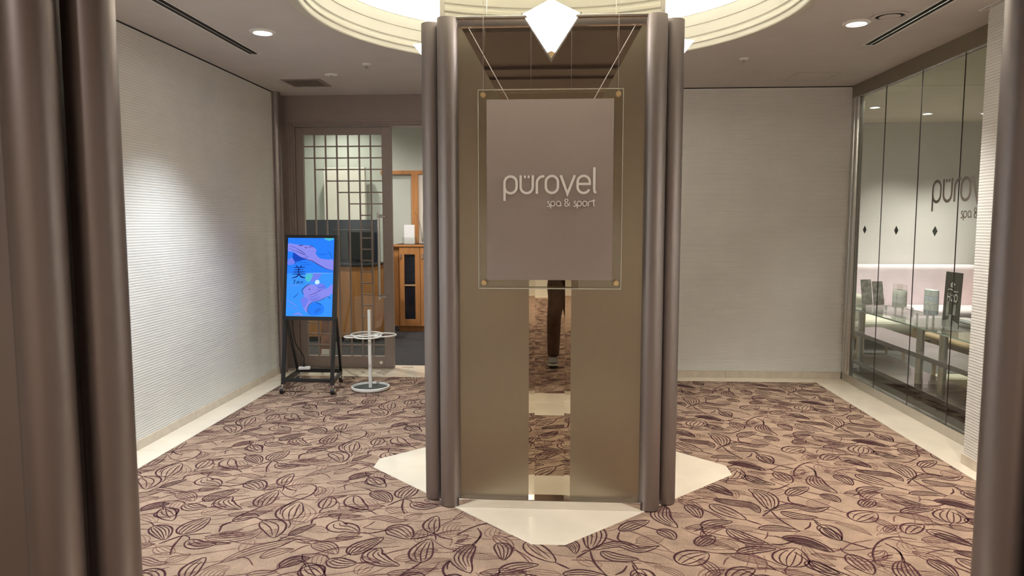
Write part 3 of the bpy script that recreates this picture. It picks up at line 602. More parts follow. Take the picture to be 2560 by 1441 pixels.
# screen plane leans back a little and is turned towards the right
sTL, sTR, sBR, sBL = V3(-2.325,6.075,1.347), V3(-1.862,6.035,1.345), V3(-1.866,5.925,.625), V3(-2.327,5.965,.625)
def scr(u, v, d):
    p = (sTL*(1-u)+sTR*u)*(1-v)+(sBL*(1-u)+sBR*u)*v
    n = (sTR-sTL).cross(sBL-sTL).normalized(); 
    if n.y > 0: n = -n
    return tuple(p+n*d)
fr = MB()
for a in ((0,.05,0,1),(.95,1,0,1),(.05,.95,0,.034),(.05,.95,.955,1)):
    fr.prism([(a[0],a[2]),(a[1],a[2]),(a[1],a[3]),(a[0],a[3])], scr, .006, -.045)
fr.make('bezel', M_black, st)
MB().prism([(.02,.02),(.98,.02),(.98,.98),(.02,.98)], scr, -.006, -.05).make('housing', M_black, st)
# picture
cols = {'blue': lin((44,128,250)), 'sky': lin((62,150,250)), 'lav': lin((138,140,238)), 'lav2': lin((112,128,240)), 'deep': lin((28,72,190)), 'teal': lin((80,190,215)), 'ink': lin((24,40,110)), 'wine': lin((70,44,110)), 'white': lin((200,235,255))}
keys = list(cols); mats = [emis('screen_'+k, cols[k], .56) for k in keys]
def Z(a, b):  # picture coordinates to the lit area
    u = (a-110)/(868-110); v = (b-90)/(1297-90); return (.05+.90*u, .034+.921*v)
im = MB()
def poly(k, pts, lv, sm=True):
    pts = smoothpath(pts, 5, True) if sm else pts
    im.add([scr(*Z(*p), .0005+.0002*lv) for p in pts], [tuple(range(len(pts)))], keys.index(k))
def line(k, pts, w, lv=8):
    pts = smoothpath(pts, 6); n = len(pts); L, R = ribbon_edges(pts, [w*(.35+.65*math.sin(PI*(i+.5)/n)) for i in range(n)])
    im.add([scr(*Z(*p), .0005+.0002*lv) for p in L+R], [(i,i+1,n+i+1,n+i) for i in range(n-1)], keys.index(k))
poly('blue', [(110,90),(868,90),(868,1297),(110,1297)], 0, False)
poly('sky', [(110,640),(868,632),(868,1297),(110,1297)], 1, False)
poly('deep', [(200,330),(260,330),(360,385),(420,420),(330,440),(240,470),(200,420)], 2)
poly('lav', [(115,180),(230,190),(330,200),(470,210),(575,265),(570,330),(640,400),(760,420),(862,430),(862,580),(760,560),(610,490),(480,440),(380,405),(300,370),(200,310),(115,290)], 3)
poly('lav2', [(115,440),(180,400),(230,460),(220,500),(115,505)], 3)
poly('blue', [(232,470),(300,445),(420,445),(520,462),(600,490),(560,520),(420,520),(260,520)], 4)
poly('lav2', [(540,640),(670,640),(620,720),(560,760),(500,760)], 3); poly('teal', [(430,650),(530,650),(510,730),(460,770),(410,720)], 3)
poly('lav', [(385,910),(420,850),(500,805),(600,815),(690,850),(760,870),(862,800),(862,930),(760,1000),(640,1060),(540,1070),(470,1150),(450,1230),(400,1180),(370,1080),(400,980)], 4)
poly('lav2', [(600,800),(700,790),(750,850),(690,870),(620,860)], 5)
poly('blue', [(470,1200),(520,1100),(600,1080),(700,1110),(735,1180),(700,1250),(600,1280),(510,1270)], 5)
poly('white', [(575,760),(600,735),(640,745),(645,785),(610,805),(575,790)], 9); poly('teal', [(700,92),(860,92),(800,130),(740,120)], 2)  # white blob paints the glare of a ceiling spot on the screen
line('wine', [(285,205),(330,210),(360,195)], 12); line('wine', [(385,225),(410,245),(440,230)], 9); line('wine', [(470,225),(500,210),(540,240)], 8)
line('ink', [(250,250),(340,300),(410,345)], 8); line('ink', [(250,290),(330,330),(415,360)], 8); line('wine', [(360,385),(440,425),(520,445),(620,500),(740,560),(862,585)], 10)
line('deep', [(590,330),(680,345),(760,325)], 6); line('ink', [(770,300),(810,330),(838,400)], 6); line('ink', [(232,510),(250,470),(330,445)], 6)
line('white', [(410,636),(620,632),(862,630)], 4); line('wine', [(395,965),(365,900),(420,840),(500,800)], 12); line('wine', [(470,860),(490,890),(500,870)], 8)
line('wine', [(480,975),(580,940),(680,890)], 7); line('ink', [(560,1070),(640,1055),(720,1020),(760,985)], 8); line('ink', [(590,1075),(650,1100),(690,1110)], 8)
line('wine', [(515,1270),(462,1200),(490,1120),(560,1072)], 9); line('ink', [(775,985),(840,1015)], 8); line('ink', [(590,1260),(640,1210),(690,1190)], 6); line('ink', [(570,1240),(620,1190),(680,1170)], 6)
line('lav', [(120,840),(240,820),(330,830)], 5); line('deep', [(220,1020),(260,990),(310,940)], 10)
for p in ([(130,215),(210,235),(290,268)],[(125,250),(200,280),(270,315)],[(390,390),(430,370),(445,395),(405,405)]): line('deep', p, 6)
line('ink', [(450,235),(480,232),(500,245)], 7); line('deep', [(300,480),(380,470),(470,480)], 6); line('deep', [(330,500),(420,505),(500,495)], 5)
for p in ([(470,1005),(560,990),(640,950)],[(480,1035),(570,1025),(660,985)],[(500,1060),(600,1040),(690,1000)],[(620,850),(650,860),(700,850)],[(590,880),(660,895),(740,860)],[(690,840),(720,830),(735,855)]): line('deep', p, 6)
poly('lav2', [(350,1030),(410,1000),(470,1040),(440,1120),(400,1170),(365,1110)], 5); line('lav', [(112,1060),(200,1090),(300,1150)], 9, 3); line('lav2', [(112,1130),(220,1160),(320,1210)], 8, 3); line('lav', [(240,1270),(320,1255),(380,1285)], 26, 3)
# the character for beauty, and the word Face
for p, w in (([(262,515),(275,545)],12), ([(345,515),(328,548)],12), ([(215,548),(300,548),(408,542)],9), ([(300,548),(300,620)],13), ([(225,582),(300,582),(392,576)],8), ([(205,618),(300,618),(412,612)],9),
             ([(190,652),(300,650),(418,644)],9), ([(306,622),(300,655),(268,690),(190,712)],13), ([(306,650),(345,690),(412,708)],15)):
    line('ink', p, w*1.5, 10)
for p in ([(232,742),(232,792)],[(222,742),(262,742)],[(232,766),(255,766)],[(220,792),(246,792)], [(272,765),(292,760),(300,770),(300,792)],[(300,775),(275,780),(276,792),(300,788)], [(335,765),(318,762),(310,778),(318,792),(338,788)], [(346,777),(376,776),(370,762),(352,764),(346,780),(356,793),(378,788)]):
    line('ink', p, 9, 10)
sc_o = MB().prism([(.05,.034),(.95,.034),(.95,.955),(.05,.955)], scr, .0003, -.004).make('screen', [emis('screen_backlight', cols['blue'], .56)], st)
im.make('screen_image', mats, sc_o, label='blue and lilac picture of faces being massaged, with a painted lamp glare')
# stand
for a, b in (((-2.318,6.0,.64),(-2.325,5.915,.075)), ((-1.875,5.955,.64),(-1.895,5.90,.075))): MB().bar(a, b, .028, .03).make('leg', M_black, st, bevel=.002)
for a, b in (((-2.318,6.02,.64),(-2.35,6.36,.075)), ((-1.875,6.0,.64),(-1.955,6.36,.075))): MB().bar(a, b, .022, .026).make('rear_leg', M_black, st, bevel=.002)
MB().bar((-2.32,5.918,.115),(-1.895,5.903,.115), .03, .03).make('crossbar', M_black, st); MB().bar((-2.33,6.28,.125),(-1.95,6.28,.125), .03, .035).make('crossbar', M_black, st)
for a, b in (((-2.325,5.915,.095),(-2.35,6.37,.095)), ((-1.895,5.90,.095),(-1.955,6.37,.095))): MB().bar(a, b, .02, .035).make('foot_rail', M_black, st)
for x, y in ((-2.325,5.905),(-1.885,5.90),(-2.35,6.365),(-1.955,6.37)):
    cw = MB(); cw.tube([(x-.012,y-.02,.029),(x+.014,y-.02,.029)], .025, 20); w = cw.make('caster', M_rubber, st, smooth=True)
    MB().lathe([(.006,.05),(.006,.08)], (x,y,0), 12).make('caster_stem', M_chrome, w); MB().lathe([(.001,.056),(.022,.052),(.027,.038),(.027,.030)], (x,y-.012,0), 20).make('caster_hood', M_chrome, w, smooth=True)
MB().tube(smoothpath([(-2.27,6.03,.64),(-2.28,6.10,.42),(-2.24,6.19,.27),(-2.245,6.21,.21)], 8), .005, 8).make('power_cable', M_black, st, smooth=True)
ad = empty('power_adapter', (-2.24, 6.21, .145), 'white power adapter with black plug lying on the display stand rail', 'adapter')
MB().bar((-2.29,6.20,.158),(-2.19,6.22,.158), .035, .026).make('body', M_white, ad, bevel=.005); MB().cyl(-2.245, 6.21, .172, .205, .013, 16).make('plug', M_black, ad, smooth=True)

# ================================================================== UMBRELLA STAND
UX, UY = -1.615, 6.10
us = empty('umbrella_stand', (UX, UY, 0), 'white wire umbrella stand with round rings and grey dish base', 'umbrella stand')
MB().bar((UX,UY,.012),(UX,UY,.70), .026, .026, up=(0,1,0)).make('pole', M_white, us, bevel=.002)
for dx, dy, r in ((-.045,.075,.135),(.115,.04,.105),(.0,-.06,.115),(-.145,-.075,.055)):
    MB().tube([(UX+dx+r*math.cos(2*PI*i/40), UY+dy+r*math.sin(2*PI*i/40), .475) for i in range(40)], .0065, 8, closed=True).make('ring', M_white, us, smooth=True)
b = MB().lathe([(.001,.002),(.155,.002),(.165,.012),(.165,.03),(.158,.033),(.155,.028),(.153,.014),(.001,.012)], (UX,UY,.001), 56).make('base_dish', M_white, us, smooth=True)
MB().lathe([(.0135,.0162),(.150,.0162),(.150,.0135)], (UX,UY,0), 40).make('rubber_mat', M_grey, b, label='dark grey rubber mat')

# ================================================================== RECEPTION ROOM BEHIND THE DOOR
tag(struct(box(-4.0, -.2, 7.15, 10.0, -.1, .002).make('floor_reception', M_charcoal)), 'charcoal carpet of the reception room')
tag(struct(box(-4.0, -.2, 7.06, 10.0, 2.98, 3.03).make('ceiling_reception', M_ceil)), 'painted ceiling of the reception room')
for nm, c, m, lab in (('wall_reception_back', (-4.0,-.2,9.9,10.0,0,2.98), M_greywall, 'grey green back wall of the reception room'), ('wall_reception_left', (-4.1,-4.0,7.06,10.0,0,2.98), M_greywall, 'grey green side wall of the reception room'),
                      ('wall_reception_right', (-.3,-.2,7.06,10.0,0,2.98), M_cream, 'cream side wall of the reception room'), ('wall_reception_front', (-4.0,XL-.04,7.0,7.06,0,2.98), M_greywall, 'inner wall beside the lattice door'), ('wall_reception_inner', (-.62,-.2,6.9,7.06,0,2.98), M_greywall, 'inner wall behind the ribbed wall')):
    tag(struct(box(*c).make(nm, m)), lab)
tag(struct(box(-2.42, -.3, 9.86, 9.9, 2.115, 2.165).make('trim_13', M_wood, bevel=.003)), 'wooden picture rail on the reception wall')
tag(struct(box(-1.985, -1.895, 9.82, 9.9, 1.165, 2.115).make('trim_14', M_wood, bevel=.003)), 'upright wooden post on the reception wall')
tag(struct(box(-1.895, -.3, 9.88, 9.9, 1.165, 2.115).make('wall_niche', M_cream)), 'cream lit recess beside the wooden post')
tag(struct(box(-3.16, -2.60, 9.7, 9.78, 0, 2.2).make('wall_lit_patch', M_cream)), 'cream panel standing in for the lit patch of wall behind the reception counter')  # cream colour in place of a scallop of light on the wall
rc = empty('reception_counter', (-2.7, 8.8, 0), 'oak veneered reception counter with dark glass upstand behind the lattice door', 'counter')
box(-3.45,-2.20,8.55,8.60,.06,.925).make('front_panel', M_wood, rc, bevel=.004); box(-3.45,-2.20,8.57,9.1,.002,.06).make('plinth', M_black, rc)
box(-3.47,-2.18,8.53,9.1,.925,.955).make('worktop', M_black, rc, bevel=.004); box(-2.24,-2.20,8.60,9.1,.06,.925).make('end_panel', M_wood, rc)
box(-3.45,-2.24,9.02,9.06,.955,1.49).make('upstand', pm('navy_panel', (.02,.024,.035), .3, nscale=8, namt=.1), rc)
for a, b in ((-3.03,8.548),(-2.62,8.548)): box(a-.002, a+.002, b, b+.003, .06, .925).make('panel_joint', M_dark, rc)
mn = empty('monitor', (-2.45, 8.75, .955), 'black computer monitor standing on the reception counter', 'monitor')
box(-2.74,-2.24,8.72,8.75,.99,1.37).make('panel', M_black, mn, bevel=.004); box(-2.47,-2.42,8.75,8.78,.96,1.1).make('neck', M_black, mn); box(-2.55,-2.34,8.70,8.84,.956,.966).make('foot', M_black, mn, bevel=.003)
cb = empty('storage_cabinet', (-1.7, 9.6, 0), 'oak storage cabinet with narrow glazed doors seen through the open doorway', 'cabinet')
box(-2.16,-1.2,9.44,9.86,.075,1.165).make('body', M_wood, cb); box(-2.10,-1.2,9.45,9.84,.002,.075).make('plinth', M_wood, cb); box(-2.17,-1.19,9.40,9.87,1.135,1.165).make('top', M_wood, cb, bevel=.003)
for x0 in (-2.075, -1.795, -1.515):
    x1 = x0+.274; d = MB()
    for c in ((x0,x0+.065),(x1-.065,x1)): d.box(c[0],c[1],9.41,9.438,.08,1.13)
    d.box(x0+.065,x1-.065,9.41,9.438,.08,.17); d.box(x0+.065,x1-.065,9.41,9.438,1.035,1.13); dd = d.make('door', M_wood, cb)
    box(x0+.065,x1-.065,9.428,9.432,.17,1.035).make('dark_glass', pm('smoked_glass', (.012,.012,.018), .08, nscale=4, namt=.2), dd); box(x0+.065,x1-.065,9.418,9.428,.615,.635).make('shelf_edge', M_lightwood, dd)
    MB().bar((x0+.028,9.40,.985),(x0+.028,9.40,1.045), .014, .016).make('handle', M_chrome, dd, bevel=.003)
bh = empty('brochure_holder', (-1.97, 9.6, 1.165), 'clear holder with white leaflets on top of the oak cabinet', 'holder')
box(-2.035,-1.895,9.55,9.57,1.17,1.425).make('leaflet', M_paper, bh); box(-2.065,-1.865,9.535,9.54,1.166,1.26).make('front_plate', M_acryl, bh); box(-2.065,-1.865,9.58,9.585,1.166,1.26).make('back_plate', M_acryl, bh)
vs = empty('twig_vase', (-1.80, 9.62, 1.165), 'small glass vase with bare twigs on the oak cabinet', 'vase')
MB().lathe([(.03,1.167),(.035,1.20),(.028,1.25),(.018,1.30),(.02,1.32)], (-1.80,9.62,0), 20).make('vase_body', M_acryl, vs, smooth=True)
for a, l in ((-.10,.42),(.02,.5),(.10,.36),(-.04,.3)):
    MB().tube(smoothpath([(-1.80,9.62,1.18),(-1.80+a*.3,9.62,1.35),(-1.80+a*.5,9.61,1.18+l*.7),(-1.80+a,9.62,1.18+l)], 5), .0025, 6).make('twig', pm('bark', (.12,.09,.06), .8), vs)
ps = empty('leaning_poster', (-2.38, 7.35, 0), 'brown and white picture board leaning behind the door glass', 'poster')
MB().bar((-2.38,7.25,.075),(-2.38,7.36,.50), .13, .02, up=(0,-1,0)).make('board', pm('brown_print', (.30,.14,.10), .5, nscale=9, namt=.7), ps); MB().bar((-2.37,7.238,.09),(-2.37,7.25,.145), .115, .004, up=(0,-1,0)).make('white_caption', M_paper, ps)
MB().bar((-2.38,7.25,.002),(-2.38,7.25,.08), .16, .05, up=(0,-1,0)).make('foot', M_lightwood, ps)

# ================================================================== LOUNGE BEHIND THE GLASS
tag(struct(box(2.70, 7.0, 3.9, 9.3, -.1, 0).make('floor_lounge', M_loungefloor)), 'dark slate floor of the lounge')
tag(struct(box(2.73, 7.0, 3.9, 9.3, ZC, ZC+.05).make('ceiling_lounge', pm('lounge_ceiling_paint', (.62,.58,.44), .8, nscale=4, namt=.02))), 'olive tinted ceiling of the lounge')
for nm, c, lab in (('wall_lounge_back', (2.6,7.0,9.2,9.3,0,ZC), 'white back wall of the lounge'), ('wall_lounge_right', (6.9,7.0,3.9,9.3,0,ZC), 'white far side wall of the lounge'), ('wall_lounge_front', (2.8,7.0,3.8,3.9,0,ZC), 'white front wall of the lounge'), ('wall_lounge_left', (2.60,2.70,6.78,9.2,0,ZC), 'white wall behind the glass corner post')):
    tag(struct(box(*c).make(nm, M_loungewall)), lab)
sf = empty('banquette_sofa', (4.2, 8.9, 0), 'long lilac white upholstered banquette sofa against the lounge wall', 'sofa')
box(2.95,5.08,8.93,9.15,.30,.945).make('backrest', M_sofa, sf, bevel=.05, bseg=4); box(2.95,4.02,8.36,8.92,.30,.47).make('seat_cushion', M_sofa, sf, bevel=.05, bseg=4); box(4.03,5.05,8.36,8.92,.30,.47).make('seat_cushion', M_sofa, sf, bevel=.05, bseg=4)
box(2.95,5.05,8.40,9.15,.12,.30).make('base', M_lightwood, sf); box(5.05,5.10,8.36,9.14,.1,.90).make('end_panel', M_wood, sf, bevel=.01)
for x in (3.0,4.0,5.0):
    MB().tube([(x,8.45,.0),(x,8.45,.13)], [.014,.022], 12).make('leg', M_lightwood, sf)
lc = empty('lounge_chair', (3.5, 7.9, 0), 'low cream upholstered lounge chair with wooden legs beside the display shelf', 'chair')
box(3.12,3.72,7.62,8.22,.30,.44).make('seat', M_chair, lc, bevel=.06, bseg=4); box(3.12,3.24,7.66,8.2,.40,.70).make('backrest', M_chair, lc, bevel=.05, bseg=4); box(3.16,3.68,7.68,8.16,.255,.30).make('frame', M_lightwood, lc)
for x, y in ((3.19,7.72),(3.64,7.72),(3.19,8.12),(3.64,8.12)): MB().tube([(x,y,.26),(x+(.02 if x > 3.4 else -.02),y,.0)], [.022,.012], 12).make('leg', M_lightwood, lc)
ct = empty('coffee_table', (3.75, 6.6, 0), 'round edged pale wood coffee table behind the glass display shelf', 'table')
box(3.45,4.1,6.15,7.0,.38,.42).make('tabletop', M_lightwood, ct, bevel=.015); box(3.52,4.03,6.22,6.93,.30,.38).make('apron', M_lightwood, ct)
for x, y in ((3.55,6.25),(4.0,6.25),(3.55,6.9),(4.0,6.9)): MB().tube([(x,y,.30),(x,y,.0125)], [.025,.016], 12).make('leg', M_lightwood, ct)
tag(box(3.58,4.6,5.7,7.02,.001,.012).make('lounge_rug', pm('cream_rug', (.80,.78,.60), .9, nscale=40, namt=.05, bump=.3), None, bevel=.004), 'pale cream rug on the dark lounge floor', 'rug')
ds = empty('display_shelf', (3.05, 5.9, 0), 'long display table with green glass top and two dark wood shelves inside the glass partition', 'shelf')
gt = MB().box(2.885, 3.42, 4.5, 7.45, .610, .622).make('glass_top', [M_glass, pm('sea_green_glass_edge', (.42,.55,.48), .2, nscale=20, namt=.05, emit=None)], ds)
for f in gt.data.polygons: f.material_index = 0 if abs(f.normal.z) > .5 else 1
box(2.886,3.25,4.5,7.35,.372,.41).make('shelf_board', M_wenge, ds, bevel=.002); box(2.886,3.28,4.5,7.35,.092,.13).make('shelf_board', M_wenge, ds, bevel=.002)
for y in (4.65, 5.64, 5.99, 7.12): MB().cyl(2.965, y, .0, .610, .030, 24).make('leg', M_steel, ds, smooth=True)
# things on the shelf
def bookletstand(x, y, z, lab):
    t = empty('leaflet_stand', (x, y, z), lab, 'leaflet stand')
    m1 = pm('grey_print', (.30,.29,.26), .45, nscale=22, namt=.75)
    for dx, dy, hh in ((-.052,.012,.262),(.055,0,.245)):
        MB().bar((x+dx,y+dy,z+.012),(x+dx-.008,y+dy+.05,z+hh), .10, .008, up=(0,-1,0)).make('leaflet', m1, t)
    box(x-.115,x+.115,y-.03,y+.09,z+.001,z+.009).make('base', M_acryl, t); MB().bar((x,y-.014,z+.01),(x,y+.0,z+.08), .22, .004, up=(0,-1,0)).make('front_lip', M_acryl, t)
bookletstand(3.16, 7.34, .622, 'clear stand of grey brochures on the glass display top')
def riser(x, y, w, hh, lab):
    t = empty('acrylic_riser', (x, y, .622), lab, 'riser'); e = pm('acrylic_block', (.75,.78,.76), .08, nscale=12, namt=.05, trans=.75)
    box(x-w*.5,x+w*.5,y-w*.62,y+w*.62,.622+hh-.006,.622+hh).make('top', M_acryl, t); 
    for sx in (-1,1):
        for sy in (-1,1): box(x+sx*w*.45-.006,x+sx*w*.45+.006,y+sy*w*.56-.006,y+sy*w*.56+.006,.622,.622+hh-.006).make('leg', e, t)
riser(3.22, 6.93, .17, .05, 'clear acrylic riser carrying the two white bottles'); riser(3.15, 6.22, .15, .065, 'clear acrylic riser carrying the two pale blue bottles')
def bottle(nm, x, y, z, r, hh, m, lab, grp):
    t = empty(nm, (x, y, z), lab, 'bottle', grp)
    MB().lathe([(.001,0),(r*.93,0),(r,.006),(r,hh*.70),(r*.96,hh*.73),(r*.8,hh*.74)], (x,y,z+.0005), 24).make('bottle_body', m, t, smooth=True)
    MB().lathe([(r*.8,hh*.735),(r*.98,hh*.74),(r*.98,hh*.98),(r*.9,hh),(.001,hh)], (x,y,z), 24).make('cap', M_acryl if 'white' in lab else pm('pale_cap', (.78,.84,.82), .3), t, smooth=True)
    MB().lathe([(r+.0006,hh*.16),(r+.0006,hh*.52)], (x,y,z), 24).make('bottle_label', pm('bottle_label_print', (.78,.82,.80), .5, nscale=70, namt=.25, stretch=(.3,.3,1)), t)
mw = pm('white_bottle_plastic', (.86,.88,.83), .25, nscale=20, namt=.03); mb_ = pm('pale_blue_bottle_plastic', (.66,.74,.82), .25, nscale=20, namt=.05)
for y in (6.975, 6.885): bottle('lotion_bottle', 3.22, y, .672, .042, .205, mw, 'white lotion bottle with clear cap standing in a pair on an acrylic riser', 'white bottle pair')
for y in (6.26, 6.18): bottle('toner_bottle', 3.15, y, .687, .037, .205, mb_, 'pale blue bottle standing in a pair on an acrylic riser', 'blue bottle pair')
cs = empty('counter_sign', (3.08, 5.78, .622), 'tall black counter card reading e H2O on the glass display top', 'sign')
cy0, cy1 = 5.897, 5.665
cf = lambda u, v, d: (3.075+.0-d+.015*v, cy0+(cy1-cy0)*u, .632+.435*v)
MB().prism([(0,0),(1,0),(1,1),(0,1)], cf, 0, -.006).make('card', pm('black_card_print', (.035,.035,.028), .25, nscale=6, namt=.2), cs)
pic = MB()
for a in ((.20,.20,.36,.47),(.62,.24,.78,.43),(.40,.10,.55,.24)): pic.prism([(a[0],a[1]),(a[2],a[1]),(a[2],a[3]),(a[0],a[3])], cf, .0012, .0002)
pic.prism([(.0,.0),(1,.0),(1,.10),(.5,.16),(0,.10)], cf, .0008, .0002); pic.make('product_picture', pm('grey_card_print', (.30,.31,.29), .4, nscale=18, namt=.4), cs)
lt = MB()
def cst(pts, w, sm=True):
    pts = smoothpath(pts, 6) if sm else pts; stroke_solid(lt, [(u, v) for u, v in pts], w, cf, .0006, .0014)
cst([(.40,.775),(.60,.775),(.58,.80),(.49,.812),(.40,.795),(.38,.76),(.44,.737),(.58,.742)], .014); cst([(.20,.675),(.36,.695),(.52,.675),(.66,.655),(.84,.668)], .011)
cst([(.22,.48),(.22,.62)], .022, False); cst([(.22,.55),(.38,.55)], .018, False); cst([(.38,.48),(.38,.62)], .022, False); cst([(.46,.58),(.54,.60),(.60,.575),(.46,.49),(.62,.49)], .016); 
stroke_solid(lt, arc(.73,.545,.085,.065,0,360,18)[:-1], .018, cf, .0006, .0014, True); lt.make('lettering', M_letter, cs)
box(3.05,3.12,5.69,5.895,.6225,.632).make('base', M_acryl, cs)
for i in range(4):
    box(3.34,3.56,5.95,6.24-.01*i,.430+.011*i,.440+.011*i) if False else None
for i, (dx, dy, r) in enumerate(((0,0,0),(.008,.01,.05),(-.006,.004,-.04),(.004,-.008,.08))):
    x, y, z = 3.36+dx, 6.02+dy, .6225+.011*i
    t = empty('magazine', (x, y, z), ['bottom','second','third','top'][i]+' magazine of the small pile on the glass display top', 'magazine', 'magazine pile')
    c, s = math.cos(r), math.sin(r); q = lambda u, v, d: (x+u*c-v*s, y+u*s+v*c, z+d)
    e = [(-.05,-.14),(.05,-.14),(.05,.14),(-.05,.14)]
    MB().prism(e, q, .001, .009).make('pages', M_paper, t); MB().prism([(u*1.02, v*1.01) for u, v in e], q, .009, .0105).make('cover', pm('cover_%d' % i, ((.60,.58,.5),(.10,.09,.08),(.62,.6,.55),(.7,.69,.66))[i], .4), t)

# ================================================================== CEILING FIXTURES
def spot(t, x, y, z, watts, col, deg, blend=.55, r=.05):
    l = bpy.data.lights.new('spot', 'SPOT'); l.energy = watts; l.color = col; l.spot_size = math.radians(deg); l.spot_blend = blend; l.shadow_soft_size = r
    o = bpy.data.objects.new('lamp_bulb', l); link(o, t, (x, y, z)); return o
def downlight(x, y, watts, col, deg, lab, r=.07, z=ZC, grp=None):
    t = empty('downlight', (x, y, z), lab, 'ceiling light', grp)
    MB().lathe([(r*.86,-.012),(r*.92,-.006),(r*1.16,-.004),(r*1.18,0),(r*.84,.001)], (x,y,z), 40).make('trim_ring', M_white, t, smooth=True)
    MB().lathe([(.001,-.0035),(r*.5,-.0045),(r*.86,-.003)], (x,y,z), 32).make('lens', emis('lens_cool' if col == COOL else 'lens_neutral', col, 6), t)
    spot(t, x, y, z-.03, watts, col, deg, .9)
DLAB = ['round recessed downlight beside the slot diffuser on the screen side', 'round recessed downlight beside the round vent on the glass side', 'round recessed downlight near the portal on the screen side', 'round recessed downlight near the portal on the pier side']
for (x, y, w, c, dg), lab in zip(DOWNLIGHTS, DLAB): downlight(x, y, w, c, dg, lab)
for i, (x, y, w) in enumerate(LOUNGE_LIGHTS): downlight(x, y, w, NEUT, 100, 'round recessed lounge downlight '+('above the cream lounge chair','above the middle of the banquette sofa','above the end panel of the banquette sofa','added out of sight behind the header to brighten the brochures','added out of sight behind the header to brighten the counter card')[i], .055, ZC, 'lounge downlights')
for i, (x, y, w) in enumerate(RECEPTION_LIGHTS): downlight(x, y, w, NEUT, 150, 'round recessed reception downlight '+('in front of the counter','in front of the oak cabinet','behind the counter')[i], .055, 2.98, 'reception downlights')
for i, (x, y, w) in enumerate(LOBBY_LIGHTS): downlight(x, y, w, NEUT, 150, 'round recessed lobby downlight '+('by the portal on the screen side','by the portal on the lounge side','deep in the lobby on the screen side','deep in the lobby on the lounge side','halfway down the lobby on the screen side','halfway down the lobby on the lounge side')[i], .055, ZC, 'lobby downlights')

def slot(x, y0, y1, w, lab):
    t = empty('slot_diffuser', (x, y1, ZC), lab, 'air diffuser')
    for dx in (-w/2, -.004, w/2-.008): box(x+dx, x+dx+.008, y0, y1, ZC-.006, ZC+.001).make('blade', M_white if dx != -.004 else M_chrome, t)
    box(x-w/2+.008, x+w/2-.008, y0, y1, ZC-.0015, ZC-.0008).make('dark_gap', M_dark, t)
    box(x-w/2, x+w/2, y1, y1+.008, ZC-.006, ZC+.001).make('end_cap', M_white, t)
slot(-2.195, 2.7, 5.23, .085, 'long twin slot air diffuser along the ribbed left wall'); slot(2.142, 2.7, 5.23, .085, 'long twin slot air diffuser along the glass partition')
slot(2.44, 3.2, 4.43, .03, 'short narrow air slot above the ribbed pier')
vt = empty('ceiling_vent', (-2.19, 6.31, ZC), 'square louvred vent in the ceiling near the lattice door', 'vent')
box(-2.34,-2.04,6.17,6.45,ZC-.002,ZC-.0008).make('dark_back', M_dark, vt)
for c in ((-2.36,-2.335,6.15,6.47),(-2.045,-2.02,6.15,6.47),(-2.335,-2.045,6.15,6.17),(-2.335,-2.045,6.45,6.47)): box(*c, ZC-.008, ZC).make('frame_bar', M_brownmetal, vt)
for i in range(13): box(-2.33+.0225*i, -2.33+.0225*i+.009, 6.17, 6.45, ZC-.007, ZC-.002).make('louvre', M_brownmetal, vt)
rv = empty('round_vent', (1.965, 4.52, ZC), 'round disc air valve in the ceiling beside the right downlight', 'vent')
MB().lathe([(.10,0),(.102,-.006),(.085,-.009),(.078,-.002)], (1.965,4.52,ZC), 40).make('rim', M_ceil, rv, smooth=True); MB().lathe([(.001,-.012),(.045,-.012),(.06,-.007),(.045,-.002)], (1.965,4.52,ZC), 32).make('disc', M_ceil, rv, smooth=True); MB().lathe([(.001,-.001),(.08,-.001)], (1.965,4.52,ZC), 32).make('dark_throat', M_dark, rv)
for x, y, lab in ((-1.47,5.61,'small ceiling sprinkler behind the recess on the door side'), (1.39,5.60,'small ceiling sprinkler behind the recess on the glass side')):
    t = empty('sprinkler', (x, y, ZC), lab, 'sprinkler'); MB().lathe([(.035,0),(.03,-.008),(.012,-.012),(.001,-.012)], (x,y,ZC), 24).make('rosette', M_white, t, smooth=True); MB().lathe([(.001,-.012),(.006,-.014),(.006,-.024),(.016,-.026),(.016,-.028),(.001,-.028)], (x,y,ZC), 20).make('head', M_steel, t, smooth=True)
t = empty('smoke_detector', (-1.87, 5.99, ZC), 'flat white round detector in the ceiling beside the louvred vent', 'detector'); MB().lathe([(.055,0),(.052,-.007),(.03,-.012),(.001,-.012)], (-1.87,5.99,ZC), 32).make('cover', M_white, t, smooth=True); MB().lathe([(.012,-.0122),(.001,-.0135)], (-1.87,5.99,ZC), 16).make('sensor', M_dark, t)
ht = empty('access_hatch', (2.13, 6.31, ZC), 'square ceiling access hatch with thin seam near the glass corner', 'hatch')
box(1.972,2.298,6.162,6.468,ZC-.003,ZC-.0005).make('panel', M_ceil, ht)
for c in ((1.955,1.968,6.15,6.48),(2.302,2.315,6.15,6.48),(1.968,2.302,6.15,6.158),(1.968,2.302,6.472,6.48)): box(*c, ZC-.004, ZC).make('edge_trim', M_ceil, ht)

